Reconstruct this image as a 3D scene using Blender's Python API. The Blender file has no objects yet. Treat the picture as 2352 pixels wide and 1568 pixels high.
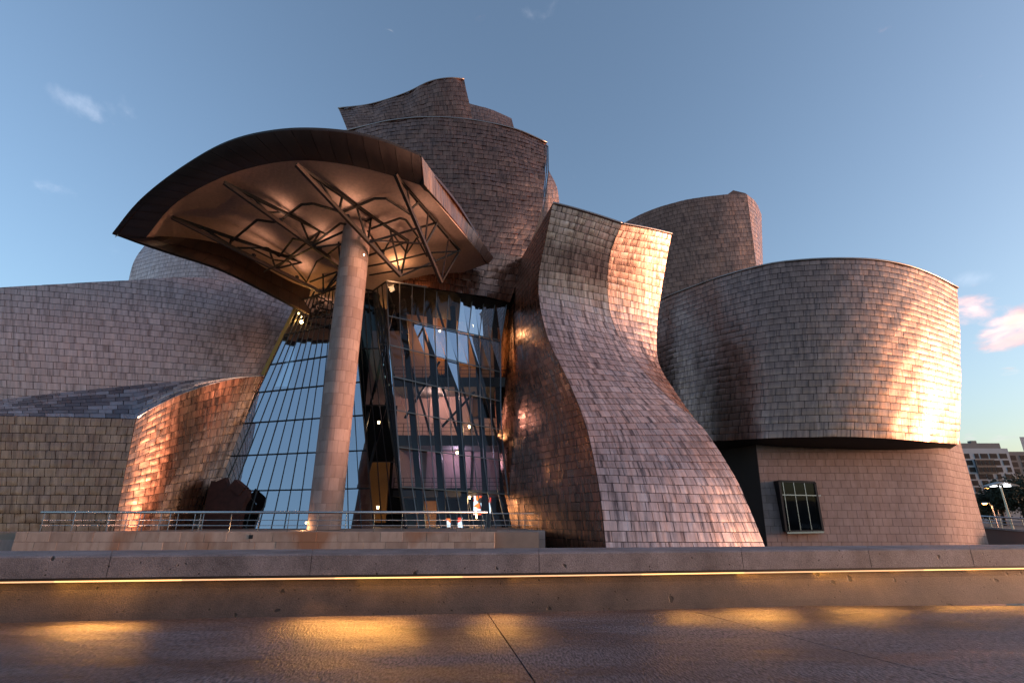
import bpy, math, random
import numpy as np
from mathutils import Vector, Matrix

# ------------------------------------------------------------------ camera
scene = bpy.context.scene
PITCH = math.radians(18.9)
CAM = np.array((0.0, 0.0, 1.5))
cam_data = bpy.data.cameras.new('camera')
cam_data.lens = 18.0
cam_data.sensor_width = 36.0
cam_data.clip_end = 6000.0
cam = bpy.data.objects.new('camera', cam_data)
scene.collection.objects.link(cam)
cam.location = CAM
cam.rotation_euler = (math.radians(90) + PITCH, 0, 0)
scene.camera = cam

# ------------------------------------------------------------------ world, sun, exposure
SUN_AZ = math.radians(96)      # clockwise from +Y (the view direction): low on the right, a little behind
SUN_EL = math.radians(4.0)
scene.view_settings.view_transform = 'Standard'
scene.view_settings.look = 'None'
scene.view_settings.gamma = 1.0
scene.view_settings.use_curve_mapping = False
scene.view_settings.exposure = 1.74
scene.render.engine = 'CYCLES'
scene.cycles.use_denoising = True
scene.cycles.max_bounces = 6
scene.cycles.glossy_bounces = 4
scene.cycles.diffuse_bounces = 3
scene.cycles.transparent_max_bounces = 12
scene.cycles.caustics_reflective = False
scene.cycles.caustics_refractive = False
scene.cycles.sample_clamp_indirect = 4.0

F = 1176.0
def ray(u, v):
    """direction for a point of the photograph measured on a 2352 x 1568 grid"""
    a = (u - 1176.0) / F
    b = (784.0 - v) / F
    return np.array((a, math.cos(PITCH) - b * math.sin(PITCH), math.sin(PITCH) + b * math.cos(PITCH)))
def D(u, v, Y):
    d = ray(u, v)
    return CAM + d * (Y / d[1])

def nd(nt, typ, loc=(0, 0), **kw):
    n = nt.nodes.new(typ)
    for k, val in kw.items():
        if k in n.bl_rna.properties.keys():
            setattr(n, k, val)
    return n

world = bpy.data.worlds.new('World')
scene.world = world
world.use_nodes = True
wt = world.node_tree
wt.nodes.clear()
L = wt.links.new
sky = nd(wt, 'ShaderNodeTexSky', sky_type='NISHITA')
sky.sun_disc = False
sky.sun_elevation = SUN_EL
sky.sun_rotation = SUN_AZ
sky.altitude = 20
sky.air_density = 1.0
sky.dust_density = 2.2
sky.ozone_density = 2.6
bg = nd(wt, 'ShaderNodeBackground')
bg.inputs['Strength'].default_value = 0.15
wo = nd(wt, 'ShaderNodeOutputWorld')
tc = nd(wt, 'ShaderNodeTexCoord')
# soft clouds: noise in sky directions, gathered where the photograph shows them
def cloud_layer(prev, spots, scale, stretch, lo, hi, colour, seed):
    mp = nd(wt, 'ShaderNodeMapping'); mp.inputs['Scale'].default_value = (1, 1, stretch)
    mp.inputs['Location'].default_value = (seed, seed * .7, 0)
    L(tc.outputs['Generated'], mp.inputs['Vector'])
    nz = nd(wt, 'ShaderNodeTexNoise'); nz.inputs['Scale'].default_value = scale
    nz.inputs['Detail'].default_value = 7; nz.inputs['Roughness'].default_value = .56
    nz.inputs['Distortion'].default_value = .3
    L(mp.outputs['Vector'], nz.inputs['Vector'])
    total = None
    for (u, v, r, gain) in spots:
        c = ray(u, v); c = c / np.linalg.norm(c)
        # distance measured with the vertical stretched
        sub = nd(wt, 'ShaderNodeVectorMath', operation='SUBTRACT'); sub.inputs[1].default_value = tuple(c)
        L(tc.outputs['Generated'], sub.inputs[0])
        mul = nd(wt, 'ShaderNodeVectorMath', operation='MULTIPLY'); mul.inputs[1].default_value = (1, 1, 2.0)
        L(sub.outputs[0], mul.inputs[0])
        ln = nd(wt, 'ShaderNodeVectorMath', operation='LENGTH'); L(mul.outputs[0], ln.inputs[0])
        mr = nd(wt, 'ShaderNodeMapRange', interpolation_type='SMOOTHSTEP')
        mr.inputs['From Min'].default_value = 0; mr.inputs['From Max'].default_value = r
        mr.inputs['To Min'].default_value = gain; mr.inputs['To Max'].default_value = 0
        L(ln.outputs['Value'], mr.inputs['Value'])
        if total is None: total = mr.outputs[0]
        else:
            ad = nd(wt, 'ShaderNodeMath', operation='MAXIMUM'); L(total, ad.inputs[0]); L(mr.outputs[0], ad.inputs[1]); total = ad.outputs[0]
    s = nd(wt, 'ShaderNodeMath', operation='ADD'); L(nz.outputs['Fac'], s.inputs[0]); L(total, s.inputs[1])
    m = nd(wt, 'ShaderNodeMapRange', interpolation_type='SMOOTHSTEP')
    m.inputs['From Min'].default_value = lo; m.inputs['From Max'].default_value = hi
    L(s.outputs[0], m.inputs['Value'])
    mx = nd(wt, 'ShaderNodeMix', data_type='RGBA')
    L(m.outputs[0], mx.inputs[0]); L(prev, mx.inputs[6])
    n2 = nd(wt, 'ShaderNodeTexNoise'); n2.inputs['Scale'].default_value = scale * 1.7; L(mp.outputs['Vector'], n2.inputs['Vector'])
    cr = nd(wt, 'ShaderNodeValToRGB'); cr.color_ramp.elements[0].position = .38; cr.color_ramp.elements[1].position = .62
    cr.color_ramp.elements[0].color = colour[0]; cr.color_ramp.elements[1].color = colour[1]
    L(n2.outputs['Fac'], cr.inputs[0]); L(cr.outputs[0], mx.inputs[7])
    return mx.outputs[2]
out = sky.outputs['Color']
CLOUDS = True
if CLOUDS:
    out = cloud_layer(out, [(2250, 716, .10, .42), (2335, 738, .11, .44), (2245, 652, .05, .26)], 9, 2.2, .72, .98,
                      ((3.3, 1.25, .95, 1), (4.2, 2.35, 1.95, 1)), 3.1)
    out = cloud_layer(out, [(195, 245, .085, .38), (90, 405, .09, .16), (1330, 8, .16, .19), (2235, 640, .06, .3)], 9, 1.3, .68, 1.25,
                      ((2.4, 2.6, 3.1, 1), (3.6, 3.4, 3.8, 1)), 8.3)
if CLOUDS:
    out = cloud_layer(out, [(2318, 852, .028, .40), (2225, 1000, .025, .36), (2300, 1010, .03, .34)], 22, 5.0, .72, 1.05, ((1.5, 1.5, 1.6, 1), (2.0, 1.9, 1.9, 1)), 5.7)
hsv = nd(wt, 'ShaderNodeHueSaturation'); hsv.inputs['Saturation'].default_value = .84
L(out, hsv.inputs['Color']); L(hsv.outputs[0], bg.inputs['Color'])
L(bg.outputs[0], wo.inputs['Surface'])

sd = bpy.data.lights.new('sun', 'SUN')
sd.energy = 1.2
sd.angle = math.radians(10)
sd.color = (1.0, .45, .28)
so = bpy.data.objects.new('sun', sd)
scene.collection.objects.link(so)
sun_dir = Vector((math.sin(SUN_AZ) * math.cos(SUN_EL), math.cos(SUN_AZ) * math.cos(SUN_EL), math.sin(SUN_EL)))
so.rotation_euler = (-sun_dir).to_track_quat('-Z', 'Y').to_euler()
so.location = (60, -30, 60)

# ------------------------------------------------------------------ helpers
col = scene.collection
rng = np.random.default_rng(7)
random.seed(7)

def tag(o, label=None, cat=None, group=None, kind=None):
    if label: o['label'] = label
    if cat: o['category'] = cat
    if group: o['group'] = group
    if kind: o['kind'] = kind
    return o
def link(o, parent=None):
    col.objects.link(o)
    if parent is not None:
        o.parent = parent
        if parent.type == 'EMPTY':
            o.matrix_parent_inverse = Matrix.Translation(-Vector(parent.location))
    return o
def empty(name, loc):
    o = bpy.data.objects.new(name, None)
    o.location = loc
    o.empty_display_size = .5
    col.objects.link(o)
    return o
def mesh_obj(name, verts, faces, mat, parent=None, smooth=False, tint=None, uvs=None):
    me = bpy.data.meshes.new(name)
    me.from_pydata([tuple(map(float, v)) for v in verts], [], [tuple(f) for f in faces])
    if mat: me.materials.append(mat)
    if smooth: me.polygons.foreach_set('use_smooth', [True] * len(me.polygons))
    if tint is not None:
        at = me.attributes.new('tint', 'FLOAT_COLOR', 'POINT')
        at.data.foreach_set('color', np.asarray(tint, dtype=np.float32).ravel())
    if uvs is not None:
        ul = me.uv_layers.new(name='UVMap')
        li = np.zeros(len(me.loops), dtype=np.int32); me.loops.foreach_get('vertex_index', li)
        ul.data.foreach_set('uv', np.asarray(uvs, dtype=np.float32)[li].ravel())
    me.validate(); me.update()
    return link(bpy.data.objects.new(name, me), parent)

class MB:
    """collects boxes, prisms and tubes into one mesh"""
    def __init__(s): s.v = []; s.f = []
    def add(s, vs, fs):
        b = len(s.v); s.v += [tuple(map(float, p)) for p in vs]; s.f += [tuple(i + b for i in f) for f in fs]; return s
    def box(s, x0, x1, y0, y1, z0, z1):
        return s.add([(x0, y0, z0), (x1, y0, z0), (x1, y1, z0), (x0, y1, z0), (x0, y0, z1), (x1, y0, z1), (x1, y1, z1), (x0, y1, z1)],
                     [(0, 3, 2, 1), (4, 5, 6, 7), (0, 1, 5, 4), (1, 2, 6, 5), (2, 3, 7, 6), (3, 0, 4, 7)])
    def bar(s, a, b, w, h=None, up=(0, 0, 1), taper=1.0):
        """rectangular bar from a to b"""
        h = w if h is None else h
        a = Vector(a); b = Vector(b); d = (b - a).normalized(); up = Vector(up)
        if abs(d.dot(up)) > .98: up = Vector((0, 1, 0))
        r = d.cross(up).normalized(); q = r.cross(d).normalized()
        vs = []
        for p, k in ((a, 1), (b, taper)):
            for sx, sy in ((-1, -1), (1, -1), (1, 1), (-1, 1)):
                vs.append(p + r * (sx * w * k / 2) + q * (sy * h * k / 2))
        return s.add(vs, [(0, 3, 2, 1), (4, 5, 6, 7), (0, 1, 5, 4), (1, 2, 6, 5), (2, 3, 7, 6), (3, 0, 4, 7)])
    def tube(s, pts, r, n=8, r2=None):
        pts = [Vector(p) for p in pts]; m = len(pts); vs = []; fs = []
        for i, p in enumerate(pts):
            d = (pts[min(i + 1, m - 1)] - pts[max(i - 1, 0)]).normalized()
            up = Vector((0, 0, 1)) if abs(d.z) < .95 else Vector((0, 1, 0))
            x = d.cross(up).normalized(); y = x.cross(d).normalized()
            rr = r if r2 is None else r + (r2 - r) * i / max(m - 1, 1)
            for k in range(n):
                a = 2 * math.pi * k / n
                vs.append(p + x * (math.cos(a) * rr) + y * (math.sin(a) * rr))
        for i in range(m - 1):
            for k in range(n):
                fs.append((i * n + k, i * n + (k + 1) % n, (i + 1) * n + (k + 1) % n, (i + 1) * n + k))
        fs.append(tuple(range(n - 1, -1, -1))); fs.append(tuple((m - 1) * n + k for k in range(n)))
        return s.add(vs, fs)
    def prism(s, poly, depth):
        """poly: 3-D points of one face; depth: offset vector"""
        n = len(poly); q = [Vector(p) for p in poly]; r = [p + Vector(depth) for p in q]
        return s.add(q + r, [tuple(range(n)), tuple(range(2 * n - 1, n - 1, -1))] + [(i, i + n, (i + 1) % n + n, (i + 1) % n) for i in range(n)])
    def build(s, name, mat, parent=None, smooth=False):
        o = mesh_obj(name, s.v, s.f, mat, parent, smooth)
        return o

# ------------------------------------------------------------------ materials
MATS = {}
def new_mat(name):
    m = bpy.data.materials.new(name); m.use_nodes = True
    nt = m.node_tree
    b = nt.nodes['Principled BSDF']
    MATS[name] = m
    return m, nt, b
def simple(name, colour, rough=.5, metal=0.0, noise=0.0, scale=4.0, bump=0.0, spec=None):
    m, nt, b = new_mat(name)
    b.inputs['Roughness'].default_value = rough
    b.inputs['Metallic'].default_value = metal
    if spec is not None: b.inputs['Specular IOR Level'].default_value = spec
    tcn = nt.nodes.new('ShaderNodeTexCoord')
    nz = nt.nodes.new('ShaderNodeTexNoise'); nz.inputs['Scale'].default_value = scale; nz.inputs['Detail'].default_value = 6
    nt.links.new(tcn.outputs['Object'], nz.inputs['Vector'])
    cr = nt.nodes.new('ShaderNodeValToRGB')
    c = np.array(colour)
    cr.color_ramp.elements[0].position = .3; cr.color_ramp.elements[1].position = .7
    cr.color_ramp.elements[0].color = (*(c * (1 - noise)), 1); cr.color_ramp.elements[1].color = (*np.minimum(c * (1 + noise), 1), 1)
    nt.links.new(nz.outputs['Fac'], cr.inputs[0]); nt.links.new(cr.outputs[0], b.inputs['Base Color'])
    if bump:
        bp = nt.nodes.new('ShaderNodeBump'); bp.inputs['Strength'].default_value = bump; bp.inputs['Distance'].default_value = .02
        nt.links.new(nz.outputs['Fac'], bp.inputs['Height']); nt.links.new(bp.outputs[0], b.inputs['Normal'])
    return m
def emit(name, colour, strength):
    m, nt, b = new_mat(name)
    b.inputs['Base Color'].default_value = (.8, .8, .8, 1)
    b.inputs['Emission Color'].default_value = (*colour, 1)
    b.inputs['Emission Strength'].default_value = strength
    return m

def clad(name, dark, light, rough, metal, streak=.4, streak_col=(.10, .075, .07), stain_scale=(1.6, .12), spec=.5, patch=0.0):
    """cladding panels: a tint for each panel, rain streaks running down the wall, cloudy roughness"""
    m, nt, b = new_mat(name)
    lk = nt.links.new
    at = nt.nodes.new('ShaderNodeAttribute'); at.attribute_name = 'tint'
    sp = nt.nodes.new('ShaderNodeSeparateColor'); lk(at.outputs['Color'], sp.inputs[0])
    uv = nt.nodes.new('ShaderNodeUVMap'); uv.uv_map = 'UVMap'
    # per-panel colour
    mix = nt.nodes.new('ShaderNodeMix'); mix.data_type = 'RGBA'
    mix.inputs[6].default_value = (*dark, 1); mix.inputs[7].default_value = (*light, 1)
    n0 = nt.nodes.new('ShaderNodeTexNoise'); n0.inputs['Scale'].default_value = .9; n0.inputs['Detail'].default_value = 5
    lk(uv.outputs[0], n0.inputs['Vector'])
    ad = nt.nodes.new('ShaderNodeMath'); ad.operation = 'MULTIPLY_ADD'
    ad.inputs[1].default_value = .9; lk(n0.outputs['Fac'], ad.inputs[0])
    mm = nt.nodes.new('ShaderNodeMath'); mm.operation = 'SUBTRACT'; lk(sp.outputs[0], mm.inputs[0]); mm.inputs[1].default_value = .42
    lk(mm.outputs[0], ad.inputs[2]); ad.use_clamp = True
    lk(ad.outputs[0], mix.inputs[0])
    # streaks: noise stretched down the surface, broken per panel
    cmb = nt.nodes.new('ShaderNodeCombineXYZ'); lk(sp.outputs[1], cmb.inputs[2])
    mp = nt.nodes.new('ShaderNodeMapping'); mp.inputs['Scale'].default_value = (stain_scale[0], stain_scale[1], 1)
    lk(uv.outputs[0], mp.inputs['Vector'])
    va = nt.nodes.new('ShaderNodeVectorMath'); va.operation = 'ADD'; lk(mp.outputs[0], va.inputs[0]); lk(cmb.outputs[0], va.inputs[1])
    n1 = nt.nodes.new('ShaderNodeTexNoise'); n1.inputs['Scale'].default_value = 2.4; n1.inputs['Detail'].default_value = 5; n1.inputs['Roughness'].default_value = .62
    lk(va.outputs[0], n1.inputs['Vector'])
    r1 = nt.nodes.new('ShaderNodeMapRange'); r1.inputs['From Min'].default_value = .50; r1.inputs['From Max'].default_value = .66
    r1.inputs['To Max'].default_value = streak; lk(n1.outputs['Fac'], r1.inputs['Value'])
    m2 = nt.nodes.new('ShaderNodeMix'); m2.data_type = 'RGBA'; m2.inputs[7].default_value = (*streak_col, 1)
    lk(r1.outputs[0], m2.inputs[0]); lk(mix.outputs[2], m2.inputs[6])
    r5 = nt.nodes.new('ShaderNodeMapRange'); r5.inputs['From Min'].default_value = .46; r5.inputs['From Max'].default_value = .36
    r5.inputs['To Max'].default_value = streak * .55; lk(n1.outputs['Fac'], r5.inputs['Value'])
    m5 = nt.nodes.new('ShaderNodeMix'); m5.data_type = 'RGBA'; m5.inputs[7].default_value = (*np.minimum(np.array(light) * 1.35, 1), 1)
    lk(r5.outputs[0], m5.inputs[0]); lk(m2.outputs[2], m5.inputs[6])
    last = m5.outputs[2]
    if patch:
        n4 = nt.nodes.new('ShaderNodeTexNoise'); n4.inputs['Scale'].default_value = .22; n4.inputs['Detail'].default_value = 3
        lk(uv.outputs[0], n4.inputs['Vector'])
        r4 = nt.nodes.new('ShaderNodeMapRange'); r4.inputs['From Min'].default_value = .54; r4.inputs['From Max'].default_value = .62; r4.inputs['To Max'].default_value = patch
        lk(n4.outputs['Fac'], r4.inputs['Value'])
        m4 = nt.nodes.new('ShaderNodeMix'); m4.data_type = 'RGBA'; m4.inputs[7].default_value = (.33, .13, .055, 1)
        lk(r4.outputs[0], m4.inputs[0]); lk(last, m4.inputs[6]); last = m4.outputs[2]
    lk(last, b.inputs['Base Color'])
    b.inputs['Metallic'].default_value = metal
    b.inputs['Specular IOR Level'].default_value = spec
    n2 = nt.nodes.new('ShaderNodeTexNoise'); n2.inputs['Scale'].default_value = 1.7; n2.inputs['Detail'].default_value = 4
    lk(va.outputs[0], n2.inputs['Vector'])
    r2 = nt.nodes.new('ShaderNodeMapRange'); r2.inputs['To Min'].default_value = rough - .09; r2.inputs['To Max'].default_value = rough + .11
    r2.inputs['From Min'].default_value = .3; r2.inputs['From Max'].default_value = .7
    lk(n2.outputs['Fac'], r2.inputs['Value'])
    r3 = nt.nodes.new('ShaderNodeMath'); r3.operation = 'MULTIPLY_ADD'; r3.inputs[1].default_value = .06; lk(sp.outputs[2], r3.inputs[0])
    lk(r2.outputs[0], r3.inputs[2]); lk(r3.outputs[0], b.inputs['Roughness'])
    n3 = nt.nodes.new('ShaderNodeTexNoise'); n3.inputs['Scale'].default_value = 3.0; n3.inputs['Detail'].default_value = 3
    lk(uv.outputs[0], n3.inputs['Vector'])
    bp = nt.nodes.new('ShaderNodeBump'); bp.inputs['Strength'].default_value = .25; bp.inputs['Distance'].default_value = .03
    lk(n3.outputs['Fac'], bp.inputs['Height']); lk(bp.outputs[0], b.inputs['Normal'])
    return m

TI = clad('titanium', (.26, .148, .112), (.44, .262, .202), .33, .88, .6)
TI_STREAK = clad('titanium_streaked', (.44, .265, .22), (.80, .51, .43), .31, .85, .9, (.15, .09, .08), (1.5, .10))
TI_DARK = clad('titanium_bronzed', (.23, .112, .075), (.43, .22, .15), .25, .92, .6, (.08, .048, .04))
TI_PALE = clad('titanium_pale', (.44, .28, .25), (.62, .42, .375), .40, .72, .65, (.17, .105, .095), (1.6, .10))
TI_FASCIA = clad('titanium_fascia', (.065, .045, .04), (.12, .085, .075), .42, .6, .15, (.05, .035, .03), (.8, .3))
TI_ROOF = clad('titanium_roof', (.14, .15, .18), (.55, .56, .60), .30, 1.0, .15)
STONE = clad('limestone', (.31, .21, .19), (.45, .32, .29), .72, 0.0, .35, (.27, .17, .13), (1.0, .2), .3)
STONE_STAIN = clad('limestone_stained', (.36, .25, .20), (.54, .39, .32), .7, 0.0, .4, (.27, .16, .12), (1.0, .3), .3, patch=.75)
CORE = simple('joint_shadow_metal', (.012, .009, .008), .8, .0)
CORE_STONE = simple('mortar', (.06, .042, .036), .9)
TRIM = simple('edge_trim_metal', (.42, .33, .30), .35, 1.0)
STEEL = simple('brown_painted_steel', (.014, .010, .009), .5, .2, .15, 2.0)
STEEL_LIGHT = simple('bronze_painted_steel', (.055, .034, .027), .45, .25, .15, 2.0)
STEEL_DARK = simple('dark_steel', (.022, .022, .025), .5, .3, .1, 2.0)
MULL = simple('aluminium_mullion', (.16, .16, .17), .4, .8)
INOX = simple('brushed_stainless', (.55, .54, .55), .26, 1.0, .05, 6)
SOFFIT = simple('soffit_plaster', (.66, .46, .39), .85, 0, .10, 5.0, .15)
DARK = simple('dark_interior', (.02, .019, .02), .8)
WALL_PINK = simple('atrium_plaster', (.48, .33, .32), .8, 0, .08, 1.0)
WALL_OCHRE = simple('atrium_ochre', (.50, .26, .09), .7, 0, .1, 1.0)
RUST = simple('weathered_steel', (.06, .016, .012), .65, .2, .3, 3.0, .3)
LED = emit('led_strip', (1.0, .42, .06), .62)
LAMP_WARM = emit('lamp_warm', (1.0, .62, .25), 9)
LAMP_ORANGE = emit('lamp_orange', (1.0, .36, .08), 8)
LAMP_WHITE = emit('lamp_white', (.95, .97, 1.0), 4)

def glass(name, tint, base_refl, ior):
    m, nt, b = new_mat(name)
    nt.nodes.remove(b)
    lk = nt.links.new
    o = nt.nodes['Material Output']
    g = nt.nodes.new('ShaderNodeBsdfGlossy'); g.inputs['Roughness'].default_value = .015; g.inputs['Color'].default_value = (.82, .9, 1, 1)
    t = nt.nodes.new('ShaderNodeBsdfTransparent'); t.inputs['Color'].default_value = (*tint, 1)
    lw = nt.nodes.new('ShaderNodeFresnel'); lw.inputs['IOR'].default_value = ior
    ma = nt.nodes.new('ShaderNodeMath'); ma.operation = 'MULTIPLY_ADD'; ma.inputs[1].default_value = 1.0; ma.inputs[2].default_value = base_refl; ma.use_clamp = True
    lk(lw.outputs[0], ma.inputs[0])
    tcn = nt.nodes.new('ShaderNodeTexCoord'); nz = nt.nodes.new('ShaderNodeTexNoise'); nz.inputs['Scale'].default_value = .35
    lk(tcn.outputs['Object'], nz.inputs['Vector'])
    bp = nt.nodes.new('ShaderNodeBump'); bp.inputs['Strength'].default_value = .02; bp.inputs['Distance'].default_value = .1
    lk(nz.outputs['Fac'], bp.inputs['Height']); lk(bp.outputs[0], g.inputs['Normal'])
    mx = nt.nodes.new('ShaderNodeMixShader')
    lk(ma.outputs[0], mx.inputs[0]); lk(t.outputs[0], mx.inputs[1]); lk(g.outputs[0], mx.inputs[2]); lk(mx.outputs[0], o.inputs['Surface'])
    return m
GLASS_BLUE = glass('coated_glass', (.25, .33, .4), .55, 1.6)
GLASS = glass('clear_glass', (.66, .66, .68), .0, 1.38)
GLASS_WIN = glass('window_glass', (.3, .33, .38), .0, 1.4)

# ------------------------------------------------------------------ smooth surfaces and their panels
def basis(x, n):
    """Catmull-Rom weights on n control points, x in 0..1 -> (len(x), n)"""
    x = np.clip(np.asarray(x, float), 0, 1) * (n - 1)
    i = np.minimum(np.floor(x).astype(int), n - 2); f = x - i
    W = np.zeros((len(x), n)); r = np.arange(len(x))
    if n == 2:
        W[r, 0] = 1 - f; W[r, 1] = f; return W
    w = [(-f + 2 * f**2 - f**3) / 2, (2 - 5 * f**2 + 3 * f**3) / 2, (f + 4 * f**2 - 3 * f**3) / 2, (-f**2 + f**3) / 2]
    for k, wk in zip((-1, 0, 1, 2), w):
        j = i + k
        lo = j < 0; hi = j > n - 1; ok = ~(lo | hi)
        np.add.at(W, (r[ok], j[ok]), wk[ok])
        for a, b_, msk in ((0, 1, lo), (n - 1, n - 2, hi)):    # extrapolated end points
            np.add.at(W, (r[msk], np.full(msk.sum(), a)), 2 * wk[msk])
            np.add.at(W, (r[msk], np.full(msk.sum(), b_)), -wk[msk])
    return W

class Surf:
    def __init__(s, rows, world_pts=False):
        s.P = np.array([[p if world_pts else D(*p) for p in row] for row in rows])
        s.nr, s.nc = s.P.shape[:2]
        mid = s.n(np.array([.5]), np.array([.5]))[0]; c = s.p(np.array([.5]), np.array([.5]))[0]
        s.sg = 1.0
        if np.dot(mid, CAM - c) < 0: s.sg = -1.0
        # arc lengths
        g = np.linspace(0, 1, 81)
        ss, tt = np.meshgrid(g, g)
        G = s.p(ss.ravel(), tt.ravel()).reshape(81, 81, 3)
        s.lt = np.concatenate([[0], np.cumsum(np.linalg.norm(np.diff(G, axis=0), axis=2).mean(1))])
        s.ls = np.concatenate([np.zeros((81, 1)), np.cumsum(np.linalg.norm(np.diff(G, axis=1), axis=2), axis=1)], axis=1)
        s.g = g
    def p(s, ss, tt):
        return np.einsum('ni,nj,ijk->nk', basis(tt, s.nr), basis(ss, s.nc), s.P)
    def n(s, ss, tt):
        e = 2e-3
        a = s.p(np.minimum(ss + e, 1), tt) - s.p(np.maximum(ss - e, 0), tt)
        b = s.p(ss, np.minimum(tt + e, 1)) - s.p(ss, np.maximum(tt - e, 0))
        c = np.cross(a, b); c /= np.linalg.norm(c, axis=1)[:, None] + 1e-12
        return c * getattr(s, 'sg', 1.0)

def proj_area(pts):
    d = pts - CAM
    fw = np.array((0, math.cos(PITCH), math.sin(PITCH))); up = np.array((0, -math.sin(PITCH), math.cos(PITCH)))
    w = d @ fw; x = 1176 + F * d[:, 0] / w; y = 784 - F * (d @ up) / w
    inside = (x.min() > -20) and (x.max() < 2372) and (y.max() < 1275)
    return ((x.max() - x.min()) * (y.max() - y.min())) * (1 if inside else .02)

def volume(name, rows, parent, ph, pw, mat, core_mat=CORE, bulge=.008, dent=.008, lip=.012, thick=2.0, tmin=None, label=None, gap=.017,
           limit=300, piece='panel', world_pts=False, jitter=.12, tintvar=.32, stagger=.5, rim=False, wave=0.0):
    S = Surf(rows, world_pts)
    tm = (lambda s_: np.interp(s_, np.linspace(0, 1, len(tmin)), tmin)) if tmin is not None else (lambda s_: np.zeros_like(s_))
    # the solid body behind the panels
    N, M = 72, 48
    ss, tt = np.meshgrid(np.linspace(0, 1, N + 1), np.linspace(0, 1, M + 1))
    ss = ss.ravel(); t0 = tm(ss); tt = t0 + (1 - t0) * tt.ravel()
    Pf = S.p(ss, tt); Nf = S.n(ss, tt)
    front = Pf - Nf * (.07 + 1.6 * wave)
    # one common inward direction keeps the back free of folds
    nm = Nf.mean(0); nm /= np.linalg.norm(nm)
    back = front - nm * thick
    W = N + 1; K = W * (M + 1)
    fs = []
    for j in range(M):
        for i in range(N):
            a = j * W + i
            q = (a, a + W, a + W + 1, a + 1)
            if S.sg < 0: q = q[::-1]
            fs.append(q[::-1] if False else q); fs.append(tuple(x + K for x in q[::-1]))
    ring = [i for i in range(N + 1)] + [j * W + N for j in range(1, M + 1)] + [M * W + i for i in range(N - 1, -1, -1)] + [j * W for j in range(M - 1, 0, -1)]
    for a, b_ in zip(ring, ring[1:] + ring[:1]):
        q = (a, b_, b_ + K, a + K)
        fs.append(q if S.sg > 0 else q[::-1])
    core = mesh_obj(name, np.vstack([front, back]), fs, core_mat, parent, smooth=False)
    if label: core['label'] = label
    if rim:
        e_ = np.linspace(0, 1, 33); rp = S.p(e_, tm(e_)) + S.n(e_, np.clip(tm(e_) + .004, 0, 1)) * .03
        MB().tube(rp, .11, 6).build('edge_trim', TRIM, core, True)
    # panels
    total = S.lt[-1]; nrow = max(1, round(total / ph))
    tb = np.interp(np.linspace(0, total, nrow + 1), S.lt, S.g)
    gx, gy = np.meshgrid(np.linspace(0, 1, 4), np.linspace(0, 1, 4)); gx = gx.ravel(); gy = gy.ravel()
    ringi = [0, 1, 2, 3, 7, 11, 15, 14, 13, 12, 8, 4]
    base_f = []
    for j in range(3):
        for i in range(3):
            a = j * 4 + i; base_f.append((a, a + 4, a + 5, a + 1))
    skirt_f = [(16 + k, 16 + (k + 1) % 12, 28 + (k + 1) % 12, 28 + k) for k in range(12)]
    if S.sg < 0:
        base_f = [f[::-1] for f in base_f]; skirt_f = [f[::-1] for f in skirt_f]
    res = []
    for r in range(nrow):
        ta, tb_ = tb[r], tb[r + 1]
        tmid = (ta + tb_) / 2
        jr = min(80, int(round(tmid * 80)))
        ls = S.ls[jr]; tot = ls[-1]
        off = (stagger * (r % 2) + rng.uniform(-jitter, jitter)) * pw
        edges = [0.0]
        x = off if off > .25 * pw else off + pw
        while x < tot - .2 * pw:
            edges.append(x + rng.uniform(-.04, .04) * pw); x += pw
        edges.append(tot)
        se = np.interp(edges, ls, S.g)
        hgt = (tb_ - ta)
        hl = total * (np.interp(tb_, S.g, S.lt) - np.interp(ta, S.g, S.lt)) / total
        gt = gap / max(hl, .05) * hgt
        for k in range(len(se) - 1):
            sa, sb = se[k], se[k + 1]
            wl = edges[k + 1] - edges[k]
            gs = gap / max(wl, .05) * (sb - sa)
            ps = sa + gs + (sb - sa - 2 * gs) * gx
            pt = ta + gt + (hgt - 2 * gt) * gy
            if tmin is not None:
                lim = tm(ps)
                if np.all(pt <= lim + 1e-4): continue
                pt = np.maximum(pt, lim)
                if (pt.max() - pt.min()) < .15 * hgt: continue
            res.append((ps, pt, wl, edges[k], np.interp(ta, S.g, S.lt)))
    allp = np.concatenate([q[0] for q in res]); allt = np.concatenate([q[1] for q in res])
    PP = S.p(allp, allt).reshape(-1, 16, 3); NN = S.n(allp, allt).reshape(-1, 16, 3)
    n = len(res)
    bx = np.sin(np.pi * gx); by = np.sin(np.pi * gy)
    amp = bulge * rng.uniform(.3, 1.4, n)
    offs = amp[:, None] * (by * .8 + bx * by * .4)[None, :]
    dn = rng.normal(0, dent, (n, 16)); inner = np.isin(np.arange(16), [5, 6, 9, 10]); dn *= np.where(inner, 1.0, .45)
    offs += dn + lip * gy[None, :]
    tiltx = rng.normal(0, dent * .5, n); offs += tiltx[:, None] * (gx - .5)[None, :]
    if wave:
        sl = np.interp(allp, [0, 1], [0, S.ls.mean(0)[-1]]).reshape(n, 16); tl = np.interp(allt, S.g, S.lt).reshape(n, 16)
        wv = np.zeros_like(sl)
        for _ in range(7):
            a_ = rng.uniform(0, 6.28); k_ = 6.283 / rng.uniform(1.8, 6.0)
            wv += np.sin(k_ * (sl * math.cos(a_) + tl * math.sin(a_)) + rng.uniform(0, 6.28))
        offs += wave * wv / 2.6
    top = PP + NN * offs[:, :, None]
    low = PP + NN * (offs - .07)[:, :, None] if wave else PP - NN * .075
    verts = np.concatenate([top, top[:, ringi], low[:, ringi]], axis=1)      # 40 per panel
    tint = np.ones((n, 4)); tint[:, :3] = rng.uniform(0, 1, (n, 3)); tint[:, 0] = .5 + (tint[:, 0] - .5) * tintvar
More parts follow.
